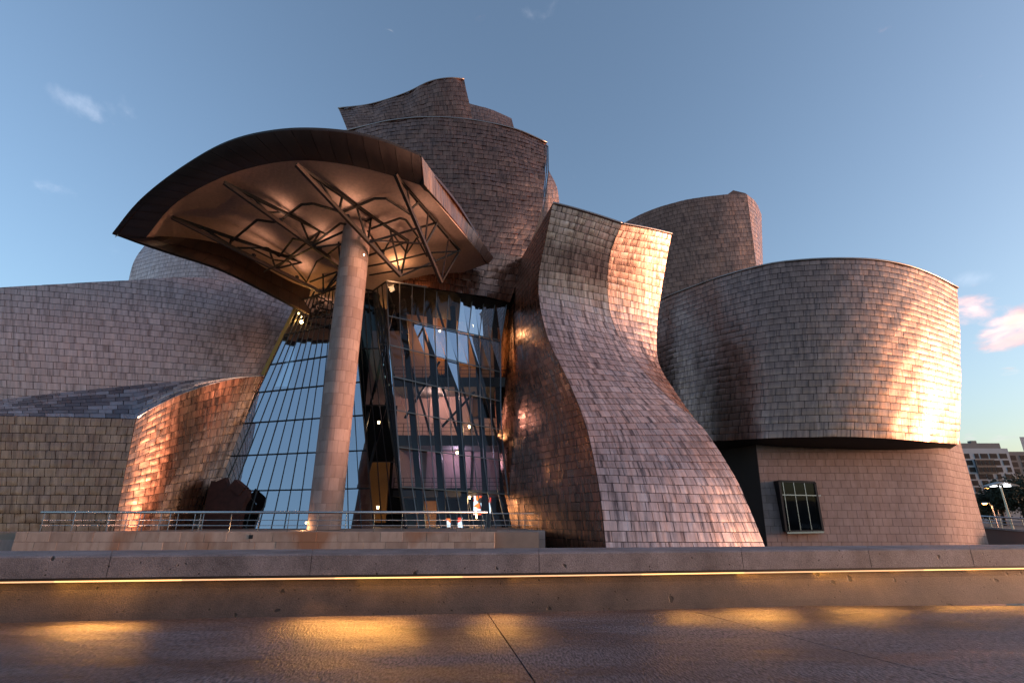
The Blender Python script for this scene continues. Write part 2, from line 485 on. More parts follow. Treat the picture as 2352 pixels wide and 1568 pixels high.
    uv = np.zeros((n, 16, 2))
    for k, q in enumerate(res):
        uv[k, :, 0] = q[3] + q[2] * gx; uv[k, :, 1] = -(q[4] + ph * gy)
    uvs = np.concatenate([uv, uv[:, ringi], uv[:, ringi]], axis=1)
    area = np.array([proj_area(PP[k]) for k in range(n)])
    order = np.argsort(-area)
    singles = order[:limit]; rest = order[limit:]
    F_all = base_f + skirt_f
    smooth = [True] * 9 + [False] * 12
    for k in singles:
        o = mesh_obj(piece, verts[k], F_all, mat, core, tint=np.repeat(tint[k][None], 40, 0), uvs=uvs[k])
        o.data.polygons.foreach_set('use_smooth', smooth)
    if len(rest):
        vv = verts[rest].reshape(-1, 3)
        ff = [tuple(i + 40 * m for i in f) for m in range(len(rest)) for f in F_all]
        o = mesh_obj(piece + '_field', vv, ff, mat, core, tint=np.repeat(tint[rest], 40, 0), uvs=uvs[rest].reshape(-1, 2))
        o.data.polygons.foreach_set('use_smooth', smooth * len(rest))
        o['kind'] = 'stuff'
    return S, core

# ------------------------------------------------------------------ the setting
def ground_pt(u, v, z=0.0):
    d = ray(u, v); t = (z - CAM[2]) / d[2]
    return CAM + d * t

m, nt, b = new_mat('damp_paving')
lk = nt.links.new
tcn = nt.nodes.new('ShaderNodeTexCoord')
n1 = nt.nodes.new('ShaderNodeTexNoise'); n1.inputs['Scale'].default_value = .55; n1.inputs['Detail'].default_value = 5; n1.inputs['Roughness'].default_value = .6
n2 = nt.nodes.new('ShaderNodeTexNoise'); n2.inputs['Scale'].default_value = 9; n2.inputs['Detail'].default_value = 4; n2.inputs['Roughness'].default_value = .6
mpn = nt.nodes.new('ShaderNodeMapping'); mpn.inputs['Scale'].default_value = (.45, 1.3, 1)
lk(tcn.outputs['Object'], mpn.inputs['Vector']); lk(mpn.outputs[0], n1.inputs['Vector']); mpg = nt.nodes.new('ShaderNodeMapping'); mpg.inputs['Scale'].default_value = (4.4, 1.2, 1); lk(tcn.outputs['Object'], mpg.inputs['Vector']); lk(mpg.outputs[0], n2.inputs['Vector'])
cr = nt.nodes.new('ShaderNodeValToRGB'); cr.color_ramp.elements[0].position = .35; cr.color_ramp.elements[1].position = .68
cr.color_ramp.elements[0].color = (.048, .042, .05, 1); cr.color_ramp.elements[1].color = (.125, .11, .127, 1)  # paving tones lowered to stand in for shade over the foreground
lk(n1.outputs['Fac'], cr.inputs[0])
mxn = nt.nodes.new('ShaderNodeMix'); mxn.data_type = 'RGBA'; mxn.blend_type = 'MULTIPLY'; mxn.inputs[0].default_value = 1.0
cr2 = nt.nodes.new('ShaderNodeValToRGB'); cr2.color_ramp.elements[0].position = .40; cr2.color_ramp.elements[1].position = .60
cr2.color_ramp.elements[0].color = (.3, .3, .3, 1); cr2.color_ramp.elements[1].color = (1.7, 1.65, 1.65, 1)
lk(n2.outputs['Fac'], cr2.inputs[0]); lk(cr.outputs[0], mxn.inputs[6]); lk(cr2.outputs[0], mxn.inputs[7]); lk(mxn.outputs[2], b.inputs['Base Color'])
rr = nt.nodes.new('ShaderNodeMapRange'); rr.inputs['From Min'].default_value = .35; rr.inputs['From Max'].default_value = .65
rr.inputs['To Min'].default_value = .28; rr.inputs['To Max'].default_value = .72
lk(n1.outputs['Fac'], rr.inputs['Value']); lk(rr.outputs[0], b.inputs['Roughness'])
bp = nt.nodes.new('ShaderNodeBump'); bp.inputs['Strength'].default_value = .8; bp.inputs['Distance'].default_value = .035
lk(n2.outputs['Fac'], bp.inputs['Height']); lk(bp.outputs[0], b.inputs['Normal'])
PAVING = m

def concrete(name, c0, c1, pits=True, rough=.8):
    m, nt, b = new_mat(name); lk = nt.links.new
    tcn = nt.nodes.new('ShaderNodeTexCoord')
    a = nt.nodes.new('ShaderNodeTexNoise'); a.inputs['Scale'].default_value = 1.3; a.inputs['Detail'].default_value = 8; a.inputs['Roughness'].default_value = .65
    lk(tcn.outputs['Object'], a.inputs['Vector'])
    cr = nt.nodes.new('ShaderNodeValToRGB'); cr.color_ramp.elements[0].position = .32; cr.color_ramp.elements[1].position = .68
    cr.color_ramp.elements[0].color = (*c0, 1); cr.color_ramp.elements[1].color = (*c1, 1); lk(a.outputs['Fac'], cr.inputs[0])
    last = cr.outputs[0]
    f = nt.nodes.new('ShaderNodeTexNoise'); f.inputs['Scale'].default_value = 60; f.inputs['Detail'].default_value = 2; lk(tcn.outputs['Object'], f.inputs['Vector'])
    hgt = f.outputs['Fac']
    fr = nt.nodes.new('ShaderNodeMapRange'); fr.inputs['From Min'].default_value = .3; fr.inputs['From Max'].default_value = .7; fr.inputs['To Min'].default_value = .65; fr.inputs['To Max'].default_value = 1.3
    lk(f.outputs['Fac'], fr.inputs['Value'])
    mf = nt.nodes.new('ShaderNodeMix'); mf.data_type = 'RGBA'; mf.blend_type = 'MULTIPLY'; mf.inputs[0].default_value = 1
    cmb = nt.nodes.new('ShaderNodeCombineColor'); lk(fr.outputs[0], cmb.inputs[0]); lk(fr.outputs[0], cmb.inputs[1]); lk(fr.outputs[0], cmb.inputs[2])
    lk(last, mf.inputs[6]); lk(cmb.outputs[0], mf.inputs[7]); last = mf.outputs[2]
    if pits:
        for sc, th in ((9, .10), (3.2, .085)):
            v = nt.nodes.new('ShaderNodeTexVoronoi'); v.inputs['Scale'].default_value = sc; v.inputs['Randomness'].default_value = 1
            wv = nt.nodes.new('ShaderNodeTexNoise'); wv.inputs['Scale'].default_value = sc * 2.2; lk(tcn.outputs['Object'], wv.inputs['Vector'])
            vm = nt.nodes.new('ShaderNodeVectorMath'); vm.operation = 'MULTIPLY_ADD'; lk(wv.outputs['Color'], vm.inputs[0]); vm.inputs[1].default_value = (.25 / sc * 2, .25 / sc * 2, .25 / sc * 2); lk(tcn.outputs['Object'], vm.inputs[2])
            lk(vm.outputs[0], v.inputs['Vector'])
            mr = nt.nodes.new('ShaderNodeMapRange'); mr.inputs['From Min'].default_value = th; mr.inputs['From Max'].default_value = th + .05
            mr.inputs['To Min'].default_value = .12; mr.inputs['To Max'].default_value = 1; lk(v.outputs['Distance'], mr.inputs['Value'])
            # only some cells carry a pit
            sc_ = nt.nodes.new('ShaderNodeSeparateColor'); lk(v.outputs['Color'], sc_.inputs[0])
            gt = nt.nodes.new('ShaderNodeMath'); gt.operation = 'GREATER_THAN'; gt.inputs[1].default_value = .42; lk(sc_.outputs[0], gt.inputs[0])
            mxx = nt.nodes.new('ShaderNodeMath'); mxx.operation = 'MAXIMUM'; lk(gt.outputs[0], mxx.inputs[0]); lk(mr.outputs[0], mxx.inputs[1])
            c3 = nt.nodes.new('ShaderNodeCombineColor')
            for i in range(3): lk(mxx.outputs[0], c3.inputs[i])
            mm = nt.nodes.new('ShaderNodeMix'); mm.data_type = 'RGBA'; mm.blend_type = 'MULTIPLY'; mm.inputs[0].default_value = 1
            lk(last, mm.inputs[6]); lk(c3.outputs[0], mm.inputs[7]); last = mm.outputs[2]
            ad = nt.nodes.new('ShaderNodeMath'); ad.operation = 'MULTIPLY_ADD'; ad.inputs[1].default_value = 1.5; lk(mxx.outputs[0], ad.inputs[0]); lk(hgt, ad.inputs[2]); hgt = ad.outputs[0]
    lk(last, b.inputs['Base Color']); b.inputs['Roughness'].default_value = rough
    bp = nt.nodes.new('ShaderNodeBump'); bp.inputs['Strength'].default_value = .5; bp.inputs['Distance'].default_value = .012
    lk(hgt, bp.inputs['Height']); lk(bp.outputs[0], b.inputs['Normal'])
    return m
COPING = concrete('pitted_concrete', (.085, .077, .085), (.22, .20, .215), True, .62)  # foreground shade is put into the concrete's darkened base colour
WALLC = concrete('stained_shaded_concrete', (.028, .022, .022), (.072, .056, .052), True, .6)  # stained wall, base tones also darkened for the foreground's shade

# ground to the horizon, pool beside the museum, river bank and hills around
g = mesh_obj('ground', [(-3000, -3000, -3.2), (3000, -3000, -3.2), (3000, 3000, -3.2), (-3000, 3000, -3.2)], [(0, 1, 2, 3)],
             simple('far_ground', (.06, .055, .05), .9, 0, .3, .02))
tag(g, kind='structure')
WATER = simple('pool_water_surface', (.015, .02, .025), .06, 0, .1, 1.0, .1)
w_ = MB().box(-70, 70, 10.6, 60, -3.1, -1.25).build('pool_water', WATER); tag(w_, kind='structure')

# paving slabs between the two saw-cut joints
pav = MB().box(-80, 80, -40, 10.2, -1.0, -.06).build('pavement', simple('joint_filler', (.012, .011, .011), .9)); tag(pav, kind='structure')
ja = (ground_pt(1118, 1405), ground_pt(1230, 1568)); jb = (ground_pt(1560, 1395), ground_pt(2230, 1568))
def jx(j, y): return j[0][0] + (j[1][0] - j[0][0]) * (y - j[0][1]) / (j[1][1] - j[0][1])
jl = (np.array((ja[0][0] - 12, ja[0][1], 0)), np.array((ja[1][0] - 12, ja[1][1], 0)))
JN = [lambda y: -80, lambda y: jx(jl, y), lambda y: jx(ja, y), lambda y: jx(jb, y), lambda y: max(jx(jb, y) + 9, 40), lambda y: 80]
def xs_at(y):
    xs = [-80, jx(jl, y), jx(ja, y)]
    xs.append(jx(jb, y)); xs.append(xs[-1] + 11); xs.append(80)
    return xs
ya, yb = 2.0, 10.2
yy = np.linspace(ya, yb, 9)
gp = .009
for k in range(5):
    vs = []; fs = []
    for y in yy:
        x0, x1 = xs_at(y)[k] + gp, xs_at(y)[k + 1] - gp
        vs += [(x0, y, 0), (x1, y, 0), (x0, y, -.07), (x1, y, -.07)]
    for i in range(8):
        a = i * 4; fs += [(a, a + 1, a + 5, a + 4), (a + 1, a + 3, a + 7, a + 5), (a, a + 4, a + 6, a + 2)]
    fs += [(0, 2, 3, 1), (32, 33, 35, 34)]
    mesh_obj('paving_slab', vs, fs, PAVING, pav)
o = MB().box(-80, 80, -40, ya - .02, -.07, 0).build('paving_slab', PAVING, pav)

# hills across the river, all the way round behind the camera
def hills(name, r0, az0, az1, hfun, mat):
    n = 90; vs = []; fs = []
    for i in range(n + 1):
        az = math.radians(az0 + (az1 - az0) * i / n)
        for k, (rr_, hh) in enumerate(((0, 0), (60, .45), (160, .8), (320, 1.0), (700, .6))):
            r = r0 + rr_
            h = hfun(math.degrees(az)) * hh
            vs.append((math.sin(az) * r, math.cos(az) * r, -3.3 + h * (1 + .12 * math.sin(i * 1.7 + k))))
    for i in range(n):
        for k in range(4):
            a = i * 5 + k; fs.append((a, a + 1, a + 6, a + 5))
    return mesh_obj(name, vs, fs, mat, smooth=True)
HILLM = simple('wooded_slope', (.030, .036, .026), .95, 0, .45, .03)
h = hills('hills', 190, 118, 300, lambda a: 26 + 10 * math.sin(math.radians(a * 2.3)) + 5 * math.sin(math.radians(a * 7)), HILLM)
tag(h, kind='structure')
h = hills('hills', 700, 20, 75, lambda a: 60 + 14 * math.sin(math.radians(a * 9)), HILLM)
tag(h, kind='structure')

# ------------------------------------------------------------------ front parapet with its light strip
parapet = empty('parapet_wall', (0, 9.5, 0))
tag(parapet, 'low pitted concrete parapet wall with light strip under its coping', 'wall')
us = np.linspace(-260, 2620, 49)
def base_v(u): return np.interp(u, [-260, 0, 500, 1176, 1700, 2352, 2620], [1436, 1430, 1419, 1407, 1394, 1378, 1371])
bl = np.array([ground_pt(u, base_v(u)) for u in us])
def prof_wall(name, prof, mat, i0=0, i1=len(us), smooth=False, parent=parapet):
    """sweep a (depth, height) profile along the foot line"""
    vs = []; n = len(prof); pts = list(bl[i0:i1])
    if i0 == 0: pts = [bl[0] + np.array((-24, -.4, 0))] + pts
    if i1 >= len(us): pts = pts + [bl[-1] + np.array((24, 1.2, 0))]
    for p in pts:
        for (dy, z) in prof: vs.append((p[0] * (1 + dy / p[1]), p[1] + dy, z))
    fs = []
    for i in range(len(pts) - 1):
        for k in range(n):
            a = i * n + k; b_ = i * n + (k + 1) % n
            fs.append((a, a + n, b_ + n, b_))
    fs.append(tuple(range(n))); fs.append(tuple(range((len(pts) - 1) * n + n - 1, (len(pts) - 1) * n - 1, -1)))
    return mesh_obj(name, vs, fs, mat, parent, smooth)
LZ = .565
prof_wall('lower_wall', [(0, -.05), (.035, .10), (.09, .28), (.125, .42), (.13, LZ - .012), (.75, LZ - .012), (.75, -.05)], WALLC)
# coping blocks butt against each other with fine joints
cuts = [0, 8, 16, 25, 33, 38, 42, 45, 48]
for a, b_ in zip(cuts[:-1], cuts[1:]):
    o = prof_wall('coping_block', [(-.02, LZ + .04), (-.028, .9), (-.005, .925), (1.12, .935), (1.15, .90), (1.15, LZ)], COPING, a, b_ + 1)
    # narrow the block a little for the joint
    me = o.data
    n = 6
    for v in list(me.vertices)[:n]: v.co.x += .005
    for v in list(me.vertices)[-n:]: v.co.x -= .005
prof_wall('coping_core', [(.0, LZ + .06), (-.006, .88), (.02, .905), (1.1, .915), (1.12, .88), (1.12, LZ + .02)], STEEL_DARK)
prof_wall('shadow_gap', [(.02, LZ - .012), (.02, LZ + .045), (.6, LZ + .045), (.6, LZ - .012)], STEEL_DARK)
# light strip: short lengths, not all equally bright
lens = []
i = 0
bright = {}
for k in range(48):
    pass
def strip(i0, i1, mat): 
    prof_wall('light_strip', [(.0, LZ - .022), (.0, LZ - .002), (.07, LZ - .002), (.07, LZ - .022)], mat, i0, i1)
def strip_lamp(i0, i1, watts):
    a, b_ = bl[i0], bl[min(i1, 48)]
    ld = bpy.data.lights.new('strip_lamp', 'AREA'); ld.shape = 'RECTANGLE'
    ld.size = float(np.linalg.norm(b_ - a)); ld.size_y = .03; ld.energy = watts; ld.color = (1.0, .42, .08); ld.spread = math.radians(100)
    o = bpy.data.objects.new('strip_lamp', ld); o.location = (a + b_) / 2 + np.array((0, -.035, LZ - .03))
    ang = math.atan2(b_[1] - a[1], b_[0] - a[0])
    o.rotation_euler = Vector((0, -.85, -1)).to_track_quat('-Z', 'Y').to_euler()
    link(o, parapet)
for i0, i1, wt_ in ((7, 10, 26), (16.4, 20.4, 34), (23, 24, 7), (30, 31, 5), (32, 34.5, 14), (36, 38, 9), (40, 43, 16)):
    k0 = int(i0); strip_lamp(k0, int(round(i1)), wt_ * .20)
for k0 in range(0, 48, 3):
    a, b_ = bl[k0], bl[k0 + 3]
    ld = bpy.data.lights.new('strip_lamp', 'AREA'); ld.shape = 'RECTANGLE'
    ld.size = float(np.linalg.norm(b_ - a)) * 1.1; ld.size_y = .03; ld.energy = random.choice((.25, .45, .8, 1.2)) * (1.7 if k0 > 33 else 1); ld.color = (1.0, .42, .06); ld.spread = math.radians(165)
    o = bpy.data.objects.new('strip_lamp', ld); o.location = (a + b_) / 2 + np.array((0, -.03, LZ - .03))
    o.rotation_euler = Vector((0, .32, -1)).to_track_quat('-Z', 'Y').to_euler(); link(o, parapet)
LED_DIM = emit('led_strip_dim', (1.0, .38, .04), .30)
for i0, i1, bri in ((0, 6, 0), (6, 11, 1), (11, 17, 0), (17, 22, 1), (22, 29, 0), (29, 33, 1), (33, 40, 0), (40, 46, 1), (46, 49, 0)):
    strip(i0, min(i1 + 1, 49), LED if bri else LED_DIM)

# ------------------------------------------------------------------ terrace, its wall and rails
TZ = .70
terr = MB().box(-44, 1.5, 30.6, 62, -1.4, TZ - .02).build('terrace', simple('terrace_stone', (.30, .22, .18), .7, 0, .15, 1.0)); tag(terr, kind='structure')

def stone_run(name, x0, x1, y, z0, z1, rows, bw, label, depth=.6, slope=0.0, mat=STONE_STAIN):
    """wall of stone blocks: a solid with a face of single blocks"""
    root = empty(name, ((x0 + x1) / 2, y, z0)); tag(root, label, 'wall')
    MB().box(x0, x1, y + .02, y + depth, z0, z1 - .002).build('wall_core', CORE_STONE, root)
    rh = (z1 - z0) / rows
    for r in range(rows):
        x = x0 + (bw * .5 if r % 2 else 0) * 1.0
        es = [x0]
        x = x0 + bw * (.55 if r % 2 else 1.0)
        while x < x1 - .3 * bw:
            es.append(x + rng.uniform(-.03, .03)); x += bw * rng.uniform(.92, 1.08)
        es.append(x1)
        for a, b_ in zip(es[:-1], es[1:]):
            g_ = .006; p = rng.uniform(-.006, .006)
            za, zb = z0 + r * rh + g_, z0 + (r + 1) * rh - g_
            top = (r == rows - 1)
            if top: zb = z1 + .012
            sh0 = -slope * (1 if a == x0 else 0)
            bv = .012
            yb = y + (depth if top else .1)
            vs = [(a + g_ + bv, y - .03 + p, za + bv), (b_ - g_ - bv, y - .03 + p, za + bv), (b_ - g_ - bv, y - .03 + p, zb - bv), (a + g_ + bv, y - .03 + p, zb - bv),
                  (a + g_, y - .018 + p, za), (b_ - g_, y - .018 + p, za), (b_ - g_, y - .018 + p, zb), (a + g_, y - .018 + p, zb),
                  (a + g_, yb, za if not top else zb - .05), (b_ - g_, yb, za if not top else zb - .05), (b_ - g_, yb, zb), (a + g_, yb, zb)]
            fs = [(0, 1, 2, 3), (4, 5, 1, 0), (5, 6, 2, 1), (6, 7, 3, 2), (7, 4, 0, 3), (5, 4, 8, 9), (6, 5, 9, 10), (7, 6, 10, 11), (4, 7, 11, 8), (8, 11, 10, 9)]
            t = rng.uniform(0, 1, 3)
            mesh_obj('stone_block', vs, fs, mat, root, tint=np.tile([*t, 1], (12, 1)), uvs=[(v[0], v[2]) for v in vs])
    return root
YW = 30.2
xl = D(38, 1222, YW)[0]; xr = D(1137, 1216, YW)[0]
tw = stone_run('terrace_wall', xl, xr, YW, TZ - 2.0, TZ, 4, 1.2, 'rust-stained pink limestone terrace wall below the long steel railing')
xr2 = D(1252, 1216, 33.0)[0]
tw2 = stone_run('terrace_wall', xr + .02, xr2, 33.0, TZ - 2.0, TZ + .02, 4, 1.15, 'shaded limestone terrace wall set back beside the dark tower foot', mat=STONE)
# low pale slab at the far left end and the drain hole
q = stone_run('terrace_wall', xl - 9, xl - .25, YW + .4, TZ - 2.2, TZ - .42, 3, 1.3, 'low pale stone wall end left of the terrace wall', mat=TI_PALE if False else STONE)
dh = D(577, 1232, YW)
MB().box(dh[0] - .11, dh[0] + .11, YW - .05, YW - .02, dh[2] - .10, dh[2] + .10).build('drain_hole', STEEL_DARK, tw)

def railing(name, xs, y, z, label, h=1.05, over=(.3, .3), rt=.055, posts=True):
    root = empty(name, ((xs[0] + xs[-1]) / 2, y, z)); tag(root, label, 'railing')
    x0, x1 = xs[0] - over[0], xs[-1] + over[1]
    MB().tube([(x0, y, z + h), (x1, y, z + h)], rt, 10).build('handrail', INOX, root, True)
    for k, hh in enumerate((h * .60, h * .33)):
        MB().tube([(x0 + .1, y + .03, z + hh), (x1 - .1, y + .03, z + hh)], .02, 6).build('rail', INOX, root, True)
    for x in xs:
        b_ = MB(); b_.bar((x, y, z), (x, y, z + h - rt * .6), .05, .02, up=(1, 0, 0)); b_.box(x - .06, x + .06, y - .05, y + .05, z - .002, z + .012)
        b_.build('post', INOX, root)
    return root
YR = 30.55
mp_ = [97, 168, 247, 319, 388, 458, 529, 594, 662, 729, 794, 859, 923, 986, 1049, 1107, 1117]
railing('railing', [D(u, 1200, YR)[0] for u in mp_], YR, TZ, 'long stainless steel railing along the edge of the terrace', over=(.2, .05), rt=.075)
YR2 = 33.4
railing('railing', [D(u, 1200, YR2)[0] for u in (250, 289, 328, 367, 406, 445, 465)], YR2, TZ, 'short inner stainless railing behind the long one by the copper corner', rt=.05, over=(.1, .1))
railing('railing', [D(u, 1200, 33.2)[0] for u in (1126, 1170, 1205, 1237)], 33.2, TZ, 'thin dark railing over the set-back wall by the tower foot', rt=.03, over=(.05, .05), h=1.0)

# ------------------------------------------------------------------ the museum
museum = empty('museum_building', (2, 44, TZ))
tag(museum, 'titanium-clad museum of twisting curved towers behind the low wall', 'building')

# -- right-hand drum and its limestone base
c = [((1405, 735, 58), (1440, 1016, 56.5)), ((1480, 705, 55), (1520, 1015, 53.5)), ((1540, 678, 53), (1560, 1014, 51.5)), ((1600, 655, 49.6), (1605, 1013, 48.4)), ((1665, 633, 46.6), (1665, 1011.5, 45.2)), ((1760, 608, 44), (1750, 1007, 42.3)),
     ((1850, 597, 42.6), (1850, 1004, 41)), ((1940, 594, 42), (1940, 1003, 40.5)), ((2020, 598, 42.2), (2020, 1006, 40.6)), ((2090, 612, 43), (2090, 1011, 41.3)),
     ((2150, 635, 44.4), (2150, 1016, 42.5)), ((2199, 661, 46), (2203, 1020, 44.5))]
def ruled(cols, k=3, bow=0.0):
    T = np.array([D(*a) for a, _ in cols]); B = np.array([D(*b_) for _, b_ in cols])
    rows = []
    for i in range(k + 1):
        f = i / k; r = T + (B - T) * f
        r = r.copy(); r[:, 1] += -bow * math.sin(math.pi * f)
        rows.append(r.tolist())
    return rows
volume('gallery_volume', ruled(c, 3, .25), museum, .60, .98, TI, bulge=.022, dent=.008, lip=.02, rim=True, wave=.022, thick=5, world_pts=True, label='wide curved titanium drum overhanging the limestone block')
top = [(1733, 990, 44.5), (1850, 990, 44.5), (2000, 990, 44.6), (2137, 995, 45), (2180, 1005, 46.6), (2205, 1012, 49.5)]
bot = [(1768, 1300, 43.5), (1890, 1300, 43.5), (2050, 1300, 43.6), (2190, 1300, 44), (2246, 1300, 45.8), (2285, 1300, 48.6)]
SB, sb_core = volume('stone_block_base', ruled(list(zip(top, bot)), 2), museum, .60, .80, STONE, CORE_STONE, bulge=0, dent=.0025, lip=.002, thick=6, world_pts=True, label='limestone block with canted end and one dark window', piece='stone_tile', gap=.012)
volume('stone_return_wall', ruled([((1630, 1000, 51), (1680, 1300, 49.5)), ((1731, 990, 44.7), (1766, 1300, 43.7))], 2), museum, .60, .80, STONE, CORE_STONE, bulge=0, dent=.0025, lip=.002, thick=2, world_pts=True, piece='stone_tile', gap=.011, label='shaded limestone side wall in the recess')

# -- tower behind
top = [(1400, 530, 60), (1440, 508, 58), (1500, 480, 56), (1580, 458, 54.8), (1660, 447, 54.5), (1715, 445, 55)]
bot = [(1450, 740, 56), (1490, 735, 55), (1550, 725, 53.8), (1620, 718, 53.4), (1690, 712, 53.4), (1749, 705, 54)]
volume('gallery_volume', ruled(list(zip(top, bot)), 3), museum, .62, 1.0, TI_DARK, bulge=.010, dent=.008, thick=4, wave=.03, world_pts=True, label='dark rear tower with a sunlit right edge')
volume('gallery_volume', ruled([((1715.5, 446, 55), (1749.5, 706, 54)), ((1736, 464, 56.5), (1753, 706, 56)), ((1749, 492, 59), (1755, 706, 58.5))], 3), museum, .62, .9, TI, bulge=.006, dent=.005, thick=2, world_pts=True, label='narrow sunlit end face of the rear tower')
pk = MB().prism([D(1668, 449, 55.2), D(1684, 437, 55.4), D(1713, 444, 55.4), D(1713, 452, 55.2)], (0, 3, 0)); pk.build('roof_peak', TI_DARK, museum)

# -- front twisting tower
R = [[(1270, 466, 37), (1350, 490, 37.4), (1428, 513, 37.6), (1485, 526, 38.6), (1543, 537, 40)],
     [(1255, 540, 37.8), (1330, 560, 38.2), (1405, 582, 38.4), (1470, 594, 39.5), (1530, 603, 40.8)],
     [(1238, 630, 38.8), (1315, 649, 39.2), (1395, 667, 39.5), (1455, 677, 40.4), (1517, 685, 41.6)],
     [(1240, 700, 39), (1318, 718, 39.5), (1400, 735, 39.9), (1455, 745, 40.8), (1509, 755, 41.8)],
     [(1262, 785, 38.2), (1340, 800, 38.8), (1425, 815, 39.3), (1475, 825, 40.2), (1513, 832, 41.4)],
     [(1310, 885, 36.4), (1385, 893, 36.8), (1465, 900, 37.4), (1520, 903, 38.5), (1555, 905, 40)],
     [(1345, 975, 34.6), (1420, 978, 34.9), (1505, 982, 35.4), (1570, 985, 36.5), (1612, 985, 38)],
     [(1368, 1075, 32.8), (1450, 1077, 33), (1540, 1078, 33.5), (1620, 1080, 34.5), (1680, 1080, 36)],
     [(1380, 1150, 31.8), (1465, 1153, 32), (1565, 1155, 32.4), (1655, 1158, 33.4), (1717, 1157, 34.8)],
     [(1392, 1262, 30.8), (1480, 1262, 31), (1590, 1262, 31.4), (1690, 1262, 32.2), (1760, 1262, 33.6)],
     [(1398, 1320, 30.4), (1487, 1320, 30.6), (1605, 1320, 31), (1710, 1320, 31.8), (1785, 1320, 33.2)]]
CREASE = [(1428, 513, 37.5), (1402, 582, 38.2), (1395, 655, 39.2), (1406, 735, 39.7), (1447, 812, 39.5), (1515, 893, 38.6), (1606, 972, 38.05)]
LS = []; RS = []
for k, row in enumerate(R):
    l3 = D(*row[0]); r3 = D(*(CREASE[k] if k < 7 else row[-1]))
    if k < 7:
        f_ = [l3 + (r3 - l3) * q_ for q_ in (0, .33, .67, 1)]
        for q_ in (1, 2): f_[q_] = f_[q_] + np.array((0, -.12, 0))
    else:
        f_ = [D(*row[0]), D(*row[1]) * .67 + D(*row[2]) * .33, D(*row[2]) * .33 + D(*row[3]) * .67, r3]
    LS.append([p.tolist() for p in f_])
    if k < 7:
        e3 = D(*row[-1]); mid_ = (r3 + e3) / 2 + np.array((.12, -.05, 0)) * min(1.0, (6 - k) / 3)
        RS.append([r3.tolist(), mid_.tolist(), e3.tolist()])
ST, front_core = volume('gallery_volume', LS, museum, .60, .86, TI_STREAK, bulge=.008, dent=.006, lip=.016, thick=6, world_pts=True, rim=True, label='tall twisting titanium tower face flaring at its foot')
volume('gallery_volume', RS, museum, .60, .86, TI_STREAK, bulge=.016, dent=.008, lip=.018, thick=6, world_pts=True, rim=True, label='folded upper right facet of the twisting tower')
edge = np.array([D(*r[0]) for r in R])
lp = np.array([D(*p) for p in [(1267, 468, 38), (1228, 530, 44.5), (1185, 615, 48.5), (1160, 680, 50), (1142, 770, 50), (1134, 870, 49), (1138, 960, 47), (1148, 1060, 45), (1160, 1140, 43.6), (1188, 1262, 42), (1200, 1330, 41.4)]])
rows = []
for k, e in enumerate(edge):
    z = e[2] - (.0 if k else .15)
    l = np.array([np.interp(-z, -lp[:, 2], lp[:, i]) for i in range(3)])
    e2 = e + np.array((-.02, .06, 0))
    m1 = l * .67 + e2 * .33; m2 = l * .33 + e2 * .67
    rows.append([l.tolist(), m1.tolist(), m2.tolist(), e2.tolist()])
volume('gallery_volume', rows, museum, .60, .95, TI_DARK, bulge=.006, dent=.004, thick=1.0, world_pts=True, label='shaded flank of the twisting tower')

# -- central upper drum
R = [[(785, 303, 52.5), (840, 290, 51), (900, 277, 50), (980, 270, 49.2), (1075, 275, 49), (1180, 296, 49.6), (1256, 328, 51)],
     [(770, 390, 50.5), (835, 385, 49), (905, 378, 48), (980, 374, 47.3), (1070, 378, 47.2), (1172, 390, 47.8), (1252, 405, 49.4)],
     [(760, 480, 49), (830, 478, 47.5), (905, 473, 46.4), (980, 472, 45.8), (1065, 476, 45.6), (1160, 487, 46.2), (1240, 497, 48)],
     [(775, 575, 47.6), (838, 570, 46), (908, 566, 45), (980, 568, 44.4), (1055, 573, 44.4), (1135, 582, 45), (1205, 590, 46.6)],
     [(800, 655, 46.4), (850, 650, 44.8), (910, 652, 43.8), (980, 660, 43.2), (1050, 670, 43.4), (1112, 682, 44), (1172, 694, 45.6)]]
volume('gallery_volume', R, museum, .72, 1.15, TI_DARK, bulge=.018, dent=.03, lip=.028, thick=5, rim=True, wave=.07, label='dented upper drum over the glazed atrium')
R = [[(777, 249, 57.5), (850, 240, 56), (930, 215, 55), (985, 189, 54.4), (1030, 180, 54.2), (1066, 182, 54.9)],
     [(788, 275, 56.6), (860, 268, 55.2), (932, 254, 54.3), (986, 238, 53.8), (1035, 233, 53.7), (1078, 236, 54.4)],
     [(803, 312, 55.8), (870, 308, 54.6), (935, 302, 53.8), (987, 300, 53.4), (1042, 298, 53.4), (1091, 300, 54.2)]]
volume('gallery_volume', R, museum, .72, 1.15, TI_DARK, bulge=.012, dent=.022, lip=.02, thick=1.6, rim=True, wave=.07, label='swooping crest on top of the upper drum')
R = [[(1060, 232, 60), (1090, 241, 60), (1130, 252, 60.4), (1175, 272, 61.5)], [(1070, 318, 59), (1095, 318, 59), (1135, 318, 59.2), (1188, 320, 60)]]
volume('gallery_volume', R, museum, .72, 1.1, TI, bulge=.01, dent=.012, thick=2, label='small curved crest behind the larger one')
R = [[(1236, 380, 57), (1250, 384, 57), (1260, 391, 58)], [(1234, 430, 57), (1258, 430, 57), (1279, 430, 58.6)], [(1226, 480, 57), (1258, 480, 57), (1286, 478, 59)], [(1216, 540, 57), (1258, 540, 57), (1291, 540, 59)]]
volume('gallery_volume', R, museum, .7, .9, TI, bulge=.008, dent=.006, thick=2, label='sliver of titanium behind the drum edge')

